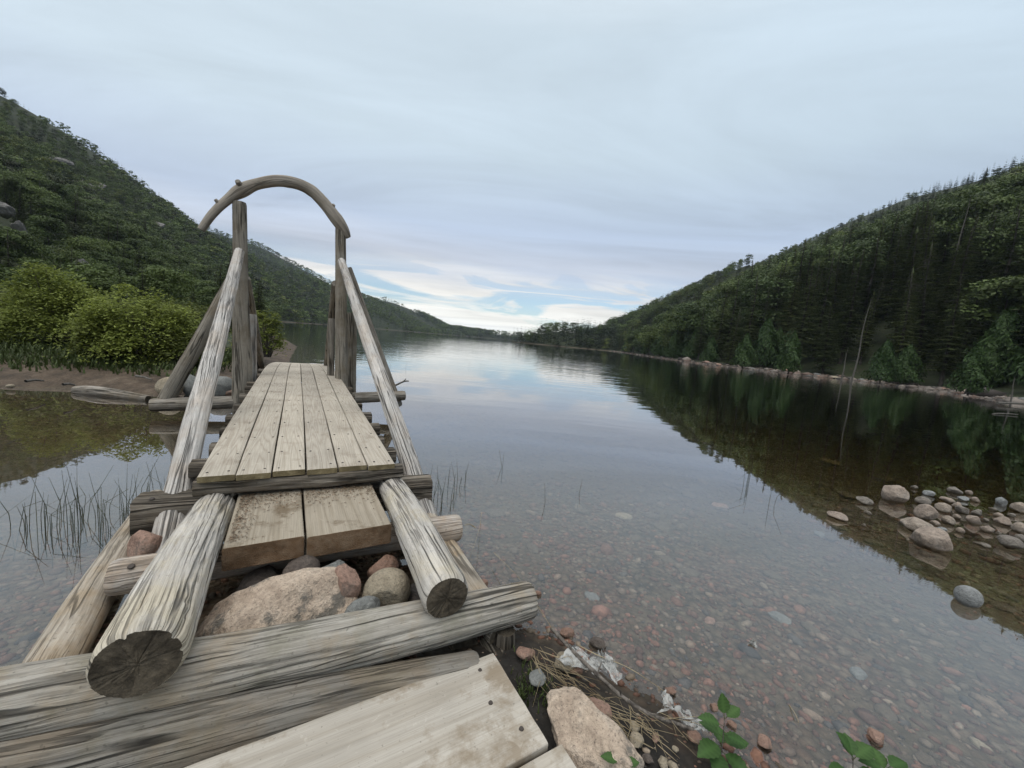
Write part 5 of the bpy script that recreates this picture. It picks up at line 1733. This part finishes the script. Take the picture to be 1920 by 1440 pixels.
shrub(118, 690, 235, 146, 1, 'large yellow green shrub left of the other large one on the left point', 24000, .028, 1.0, 8.6)
shrub(272, 692, 235, 138, 2, 'large yellow green shrub nearest the bridge braces', 25000, .027, 1.0, 8.0)
shrub(205, 700, 120, 70, 3, 'low darker green shrub at the foot of the two large shrubs', 5000, .03, .55, 7.7)
shrub(345, 705, 120, 60, 4, 'low dark green shrub behind the left beach boulders', 4000, .028, .5, 7.9)
shrub(28, 682, 150, 90, 5, 'grey green shrub at the left edge of the picture', 6000, .03, .42, 9.6)
shrub(-40, 668, 190, 110, 6, 'dull green shrub cut by the left edge of the picture', 6000, .035, .42, 12)
shrub(500, 684, 62, 90, 7, 'slender yellow green shrub between the bridge posts over the water', 3200, .034, .85, 11.2)
shrub(468, 690, 60, 70, 8, 'small shrub behind the left post at the far end of the bridge', 2500, .032, .75, 11.6)
shrub(130, 640, 220, 70, 9, 'pale green shrub farther back behind the two large shrubs', 6000, .06, .5, 17)
shrub(330, 630, 200, 60, 10, 'dark green shrub farther back to the right of the pale one', 6000, .06, .45, 20)
# dark spruces just inland of the shrubs
for px_, by, hp, q, lb in ((105, 640, 105, 0, 'dark spruce behind the large left shrub'), (20, 632, 100, 2, 'dark spruce at the left edge behind the shrubs'), (165, 632, 70, 4, 'small dark spruce behind the gap between the large shrubs'),
                           (60, 628, 85, 3, 'dark spruce between two others behind the left shrubs')):
    b = at(px_, 600, .4)
    d = {0: 20., 2: 27., 4: 30., 3: 34.}[q]
    p = b / b[1] * d
    tree('spruce', q, p[0], d, hp / 721.0 * d, lb, None, wide=1.2, z=.5)


# ------------------------------------------------------------------ grass, reeds, litter
def blades(name, label, pts, hgt, seed, mat, wd=.006, lean=.5, col=None):
    rg = np.random.default_rng(seed)
    n = len(pts)
    a = rg.uniform(0, 6.28, n)
    h = hgt * rg.uniform(.5, 1.3, n)
    d = np.stack([np.cos(a), np.sin(a), 0 * a], 1) * (h * lean * rg.uniform(.1, 1, n))[:, None]
    s = np.stack([-np.sin(a), np.cos(a), 0 * a], 1) * wd
    up = np.stack([0 * a, 0 * a, h], 1)
    V = np.stack([pts - s, pts + s, pts + up * .6 + d * .4 + s * .7, pts + up * .6 + d * .4 - s * .7, pts + up * .95 + d], 1)
    base = (np.arange(n) * 5)[:, None]
    mb = MB()
    mb.add(V.reshape(-1, 3), base + np.array([[0, 1, 2, 3]]), None, 0, np.repeat(rg.uniform(.6, 1.3, (n, 1)), 5, 0) * np.ones(3))
    mb.f.append(base + np.array([[3, 2, 4]])); mb.mi.append(np.zeros(n, np.int32))
    o = mb.build(name, mat, smooth=False)
    tag(o, label, None, None, 'stuff')
    return o


M_weed = foliage_mat('low_weeds', (0.05, 0.07, 0.02), (0.06, 0.08, 0.025), trans=.2)
rg = np.random.default_rng(4)
n = 26000
gx, gy = rg.uniform(-17, -5.4, n), rg.uniform(6.2, 12, n)
gz = height(gx, gy)
k = (gz > .12) & (inland(gx, gy) > .55 + rg.random(n) * .6)
blades('grass', 'low green grass and weeds behind the left beach', np.stack([gx, gy, gz], 1)[k], .13, 3, M_weed, .016, .8)

def reed(pts, r=.0028):
    mb = MB()
    tube_into(mb, pts, r, 4, None, 0, .35)
    return mb


def reed_clump(px_, py_, n, hgt, spread, seed, label, kink=.4, name='reed_clump', group='reeds standing in the shallows', cat='reeds'):
    b = at(px_, py_, 0.0)
    rg = np.random.default_rng(seed)
    mb = MB()
    for k in range(max(1, int(n * .75 + .5))):
        bx, by = rg.normal(0, spread), rg.normal(0, spread)
        h = hgt * rg.uniform(.45, 1.15)
        ln = rg.normal(0, .10, 2) * h
        p0 = np.array([bx - ln[0] * .4, by - ln[1] * .4, -.22])
        if rg.random() < kink:      # a stem snapped over
            a = rg.uniform(0, 6.28)
            kz = h * rg.uniform(.25, .65)
            p1 = np.array([bx + ln[0] * .3, by + ln[1] * .3, kz])
            ll = h * rg.uniform(.4, .9)
            p2 = p1 + np.array([math.cos(a) * ll * .8, math.sin(a) * ll * .5, -min(kz - .005, ll * rg.uniform(.2, .9)) if rg.random() < .6 else ll * .35])
            tube_into(mb, [p0, p1, p2], .0026, 4, None, 0, .5)
        else:
            tube_into(mb, [p0, np.array([bx, by, h * .35]), np.array([bx + ln[0] * .6, by + ln[1] * .6, h * .7]), np.array([bx + ln[0] * 1.1, by + ln[1] * 1.1, h])], .0027, 4, None, 0, .3)
    o = mb.build(name, M_reed, None, loc=b)
    tag(o, label, cat, group)


for k, (px_, py_, n, h, sp, lb) in enumerate([
        (60, 985, 7, .30, .07, 'sparse reed clump farthest left with one stem bent to the water'), (90, 985, 10, .34, .05, 'upright reed clump second from the left edge'),
        (124, 985, 13, .40, .045, 'densest tall reed clump in the middle of the left reed bed'), (165, 978, 11, .34, .06, 'reed clump with crossed flattened stems, right of the densest one'),
        (200, 980, 12, .36, .06, 'reed clump with several snapped stems left of the hewn log'), (238, 978, 10, .34, .045, 'reed clump close to the end of the hewn crib log'),
        (285, 945, 10, .36, .06, 'reed clump showing above the hewn crib log'), (312, 930, 10, .40, .09, 'reed clump behind the left front brace'), (180, 1000, 8, .16, .14, 'low flattened reeds lying on the water before the left reed bed')]):
    reed_clump(px_, py_, n, h, sp, 20 + k, lb, .55 if k in (3, 4, 8) else .28)
reed_clump(822, 945, 12, .34, .07, 40, 'reed clump by the right crib logs', .2)
reed_clump(852, 912, 5, .38, .05, 41, 'thin reeds just beyond the clump by the right crib logs', .2)
reed_clump(872, 900, 3, .20, .03, 42, 'three short reeds in open water right of the bridge', .1)


def single_reed(px_, py_, dx, h, label, name='reed'):
    b = at(px_, py_, 0)
    o = reed([(-dx * .4, 0, -.2), (0, 0, 0), (dx, 0, h * .6), (dx * 1.7, 0.01, h)], .0027).build(name, M_reed, None, loc=b)
    tag(o, label, 'reed', None)


single_reed(941, 876, -.03, .22, 'left stem of a forked pair of reeds in open water')
single_reed(942, 878, .002, .17, 'right stem of a forked pair of reeds in open water')
single_reed(1022, 944, -.012, .18, 'lone bent reed in open water right of the forked pair')
single_reed(1086, 925, .01, .14, 'lone short reed farthest right in the open water')
for k, (px_, py_, n, h) in enumerate([(1400, 912, 6, .4), (1440, 945, 2, .3), (745, 690, 4, .4), (890, 690, 4, .5), (1040, 712, 3, .5)]):
    reed_clump(px_, py_, n, h, .05 if k < 2 else .3, 60 + k, ['faint reeds at the edge of the dark reflection on the right', 'two thin reeds just inside the dark reflection', 'faint far reeds right of the right post', 'faint far reeds in the middle of the lake',
                                                'faint far reeds toward the middle right of the lake'][k], .1)

# floating log and twigs
b0, b1 = at(142, 732, .03), at(278, 748, .02)
mb = MB()
mid = (b0 + b1) / 2
log_into(mb, [tuple(b0 - mid) + (.075,), tuple((b0 - mid) * .3 + np.array([0, 0, .02])) + (.085,), tuple(b1 - mid) + (.055,)], 88, K=40, step=.03, crack=.02, lump=.09)
o = mb.build('floating_log', [M_sill, M_end_dark], None, loc=mid)
tag(o, 'grey half sunk log floating off the left beach', 'log')
p = b2w((1.45, 7.05, 0.36)); 
mb = MB()
tube_into(mb, [(0, 0, 0), (.1, .05, .05), (.24, .12, .13), (.32, .15, .14)], .022, 6, .03, 0, .5)
tube_into(mb, [(.23, .12, .13), (.27, .13, .18)], .012, 5, None, 0, .6)
o = mb.build('broken_twig', M_snag, None, loc=p)
tag(o, 'pale forked twig sticking out past the right end of the sill log', 'twig')
for k, (x0, y0, x1, y1, lb) in enumerate([(48, 716, 82, 714, 'pale stick on the left beach farther left'), (118, 722, 140, 722, 'pale stick by the floating log'), (255, 706, 285, 712, 'pale stick under the low shrub on the left beach')]):
    a, b = at(x0, y0, .2), at(x1, y1, .18)
    mb = MB()
    tube_into(mb, [(0, 0, 0.01), tuple((b - a) * .5 + np.array([0, 0, .02])), tuple(b - a)], .02, 6, None, 0, .6)
    tag(mb.build('stick', M_snag, None, loc=a), lb, 'stick')

# the broken branch and dry straws by the near bank
def wpt(px_, py_, z):
    return at(px_, py_, z)


br = [(1034, 1178, .10), (1075, 1222, .105), (1120, 1265, .10), (1165, 1305, .09), (1215, 1338, .075), (1262, 1355, .06), (1300, 1368, .045)]
mb = MB()
b0 = wpt(*br[0])
tube_into(mb, [tuple(wpt(*q) - b0) for q in br], .0085, 8, .01, 0, .8)
for (i, dx, dy, dz) in ((1, -.03, .02, .03), (2, .02, .03, .03), (3, -.012, -.01, .03), (4, .03, -.02, .02)):
    c = wpt(*br[i]) - b0
    tube_into(mb, [c, c + np.array([dx, dy, dz])], .004, 5, None, 0, .5)
o = mb.build('broken_branch', M_twig, None, loc=b0)
tag(o, 'dark knotty branch lying along the near bank into the water', 'branch')


def straw(pl, r, label, group=None):
    b = wpt(*pl[0])
    mb = MB()
    tube_into(mb, [tuple(wpt(*q) - b) for q in pl], r, 4, .02, 0, .5)
    o = mb.build('dry_straw', M_straw, None, loc=b)
    tag(o, label, 'straw', group)


straw([(985, 1100, .12), (1010, 1140, .13), (1034, 1176, .11)], .0018, 'pale straw bent over the tip of the dark branch')
straw([(925, 1035, .06), (965, 1075, .10), (1000, 1120, .12), (1034, 1178, .11)], .0015, 'long thin straw arching from the water to the branch tip')
straw([(1085, 1210, .11), (1120, 1228, .13), (1180, 1253, .12), (1246, 1296, .05)], .0024, 'long pale curved straw above the branch')
straw([(903, 960, .02), (900, 985, .16), (893, 1010, .10), (880, 1050, .0)], .0014, 'thin bleached stem bowed over the water right of the round log end')
straw([(1480, 1322, 0), (1492, 1340, .015), (1498, 1355, 0)], .002, 'short curled straw floating in the near shallows')
straw([(893, 990, .0), (880, 982, .004), (870, 985, .0)], .003, 'white scrap of stem floating near the round log end')


def straw_litter():
    rg = np.random.default_rng(8)
    mb = MB()
    for k in range(130):
        t = rg.random()
        x0 = np.interp(t, [0, .5, 1], [985, 1090, 1290]) + rg.normal(0, 16)
        y0 = np.interp(t, [0, .5, 1], [1215, 1310, 1385]) + rg.normal(0, 14)
        a = rg.normal(0.85, .35)
        ln = rg.uniform(25, 110)
        x1, y1 = x0 + math.cos(a) * ln, y0 + math.sin(a) * ln * .8
        z = .075 - .03 * t
        p = [wpt(x0, y0, z + rg.uniform(0, .03)), wpt((x0 + x1) / 2 + rg.normal(0, 5), (y0 + y1) / 2 + rg.normal(0, 5), z + rg.uniform(.0, .045)), wpt(x1, y1, z + rg.uniform(-.02, .02))]
        tube_into(mb, p, rg.uniform(.0007, .0017), 3, None, 0, .6)
    o = mb.build('dry_grass', M_straw)
    tag(o, 'tangle of dry straws along the near bank', None, None, 'stuff')


straw_litter()


def film(pts, label, seed):
    """crumpled scrap of thin pale film"""
    P = np.array([wpt(*q) for q in pts])
    c = P.mean(0)
    n = 12
    rg = np.random.default_rng(seed)
    u, v = np.meshgrid(np.linspace(0, 1, n), np.linspace(0, 1, n), indexing='ij')
    u, v = u.ravel(), v.ravel()
    G = ((1 - u) * (1 - v))[:, None] * P[0] + (u * (1 - v))[:, None] * P[1] + (u * v)[:, None] * P[2] + ((1 - u) * v)[:, None] * P[3]
    q = np.stack([u * 5, v * 5, 0 * u + seed], 1)
    G = G - c
    G[:, 2] += (fbm(q, seed, 3) - .5) * .05
    G[:, :2] += (np.stack([fbm(q + 5, seed, 2), fbm(q + 9, seed, 2)], 1) - .5) * .03
    i = np.arange(n - 1)[:, None] * n
    j = np.arange(n - 1)[None]
    F = np.stack([i + j, i + n + j, i + n + j + 1, i + j + 1], -1).reshape(-1, 4)
    F = F[rg.random(len(F)) > .13]
    V = np.concatenate([G, G + np.array([0, 0, -.0012])])
    F2 = F[:, ::-1] + len(G)
    mb = MB()
    mb.add(V, np.concatenate([F, F2]))
    o = mb.build('film_scrap', M_film, None, loc=c)
    tag(o, label, 'litter', 'scraps of white film on the bank')


film([(1036, 1235, .10), (1080, 1212, .10), (1140, 1250, .10), (1115, 1268, .09)], 'torn whitish film stretched under the upper part of the branch', 3)
film([(1118, 1235, .11), (1132, 1215, .17), (1165, 1262, .10), (1155, 1280, .09)], 'white shred of film with an upright tip by the branch', 4)
film([(1243, 1295, .06), (1262, 1318, .07), (1310, 1345, .05), (1236, 1335, .05)], 'thin greyish film draped on the bank left of the seedling', 5)
film([(1275, 1350, .05), (1310, 1345, .055), (1335, 1370, .04), (1322, 1378, .03)], 'narrow tail of white film beside the seedling stem', 6)
film([(1402, 1203, .002), (1412, 1200, .012), (1420, 1208, .008), (1412, 1212, .002)], 'tiny white scrap floating in the open shallows', 7)


# ------------------------------------------------------------------ seedlings at the bottom edge
def leaf_mesh(mb, base, direc, ln, wd, up, seed, droop=.25):
    """toothed ovate leaf with a folded midrib"""
    direc = np.asarray(direc, float); direc /= np.linalg.norm(direc)
    side = np.cross(direc, up); side /= np.linalg.norm(side)
    nrm = np.cross(side, direc)
    n = 13
    t = np.linspace(0, 1, n)
    w_ = wd * np.sin(np.pi * t ** 0.85) ** 0.9 * (1 - .15 * t)
    w_[0] = w_[-1] = 0.0004
    w_ = w_ * (1 + .16 * (np.arange(n) % 2))
    c = base + direc * (t * ln)[:, None] - np.array([0, 0, 1.]) * (droop * ln * t ** 2)[:, None]
    cols = []
    V = []
    for s, k in ((-1, .20), (-.5, .06), (0, 0), (.5, .06), (1, .20)):
        rib = .03 * wd * np.sin(t * 40)
        V.append(c + side * (s * w_)[:, None] + nrm * (k * w_ + (rib if abs(s) == .5 else 0))[:, None])
        cols.append(np.full(n, 1.25) if s == 0 else (.86 + .22 * (np.arange(n) % 2)) * (1.0 if abs(s) == .5 else .92))
    V = np.stack(V, 1)
    i = np.arange(n - 1)[:, None] * 5
    j = np.arange(4)[None]
    F = np.stack([i + j, i + 5 + j, i + 5 + j + 1, i + j + 1], -1).reshape(-1, 4)
    mb.add(V.reshape(-1, 3), F, None, 0, np.repeat(np.stack(cols, 1).reshape(-1, 1), 3, 1))


def seedling(px_, py_, z0, specs, label, seed, hgt):
    b = wpt(px_, py_, z0)
    o = empty('seedling', b)
    tag(o, label, 'seedling', None)
    mb = MB()
    tube_into(mb, [(0, 0, -.03), (.004, .002, hgt * .4), (.0, .008, hgt)], .0022, 5, .02, 0, .6)
    mb.build('stem', M_twig, o)
    for k, (t, a, el, ln) in enumerate(specs):
        lm = MB()
        base = np.array([.004 * (1 - t), .008 * t, hgt * t])
        d = np.array([math.cos(a) * math.cos(el), math.sin(a) * math.cos(el), math.sin(el)])
        pet = base + d * .014
        leaf_mesh(lm, pet, d, ln * 1.18, ln * .40, np.array([0, 0, 1.0]) if el < 1.1 else np.array([0, -1.0, .3]), seed + k, .25 if el < 1 else .02)
        tube_into(lm, [base, pet], .0012, 4, None, 0, .9, (.9, .6, .5))
        lm.build('leaf', M_plant, o)
    return o


seedling(1348, 1425, .04, [(1.0, 1.9, 1.25, .055), (.97, .35, .55, .055), (.80, 2.9, .25, .062), (.62, -.6, .25, .05), (.55, 2.4, .15, .055), (.40, .1, .2, .075), (.36, 3.5, .1, .08), (.22, -.9, .1, .075), (.2, -2.2, .1, .07), (.3, 1.2, .2, .06)],
         'green toothed leaf seedling at the bottom edge in front of the white film', 5, .155)
seedling(1590, 1490, .03, [(1.0, 2.3, .9, .06), (.95, .3, .5, .07), (.9, 1.3, .7, .06), (.7, -.6, .3, .06), (.6, 3.2, .2, .06)], 'green leaves poking over the bottom edge right of the seedling', 15, .13)
seedling(1160, 1490, .05, [(1.0, 2.9, .2, .045), (.95, .2, .2, .04), (.7, 1.2, .3, .04)], 'small leaf sprig in front of the big pink boulder', 25, .10)
seedling(1655, 1500, .03, [(1.0, .2, .3, .06), (.9, 2.9, .3, .06), (.8, 1.5, .6, .055)], 'leaf tips cut by the bottom edge farther right', 35, .11)

rg = np.random.default_rng(14)
P = []
for (x0, y0, s) in ((985, 1275, 18), (1020, 1300, 16), (975, 1310, 12)):
    for k in range(70):
        P.append(wpt(x0 + rg.normal(0, s * .7), y0 + rg.normal(0, s), .05))
blades('weeds', 'small dark green weeds at the edge of the boardwalk', np.array(P), .03, 6, M_weed, .003, .9)

# ------------------------------------------------------------------ the air between here and the far hills
m, t = new_mat('lake_air')
o_ = t.n('ShaderNodeOutputMaterial')
pv = t.n('ShaderNodeVolumePrincipled', Color=(0.75, 0.86, 1.0, 1), Density=0.00013)
t.nt.links.new(pv.outputs[0], o_.inputs['Volume'])
mb = MB()
x0, x1, y0, y1, z0, z1 = -1500.0, 1500.0, -120.0, 1500.0, -16.0, 190.0
mb.add([(x0, y0, z0), (x1, y0, z0), (x1, y1, z0), (x0, y1, z0), (x0, y0, z1), (x1, y0, z1), (x1, y1, z1), (x0, y1, z1)],
       [(3, 2, 1, 0), (4, 5, 6, 7), (0, 1, 5, 4), (1, 2, 6, 5), (2, 3, 7, 6), (3, 0, 4, 7)])
tag(mb.build('haze', m, smooth=False), 'thin bluish air over the lake', None, None, 'stuff')
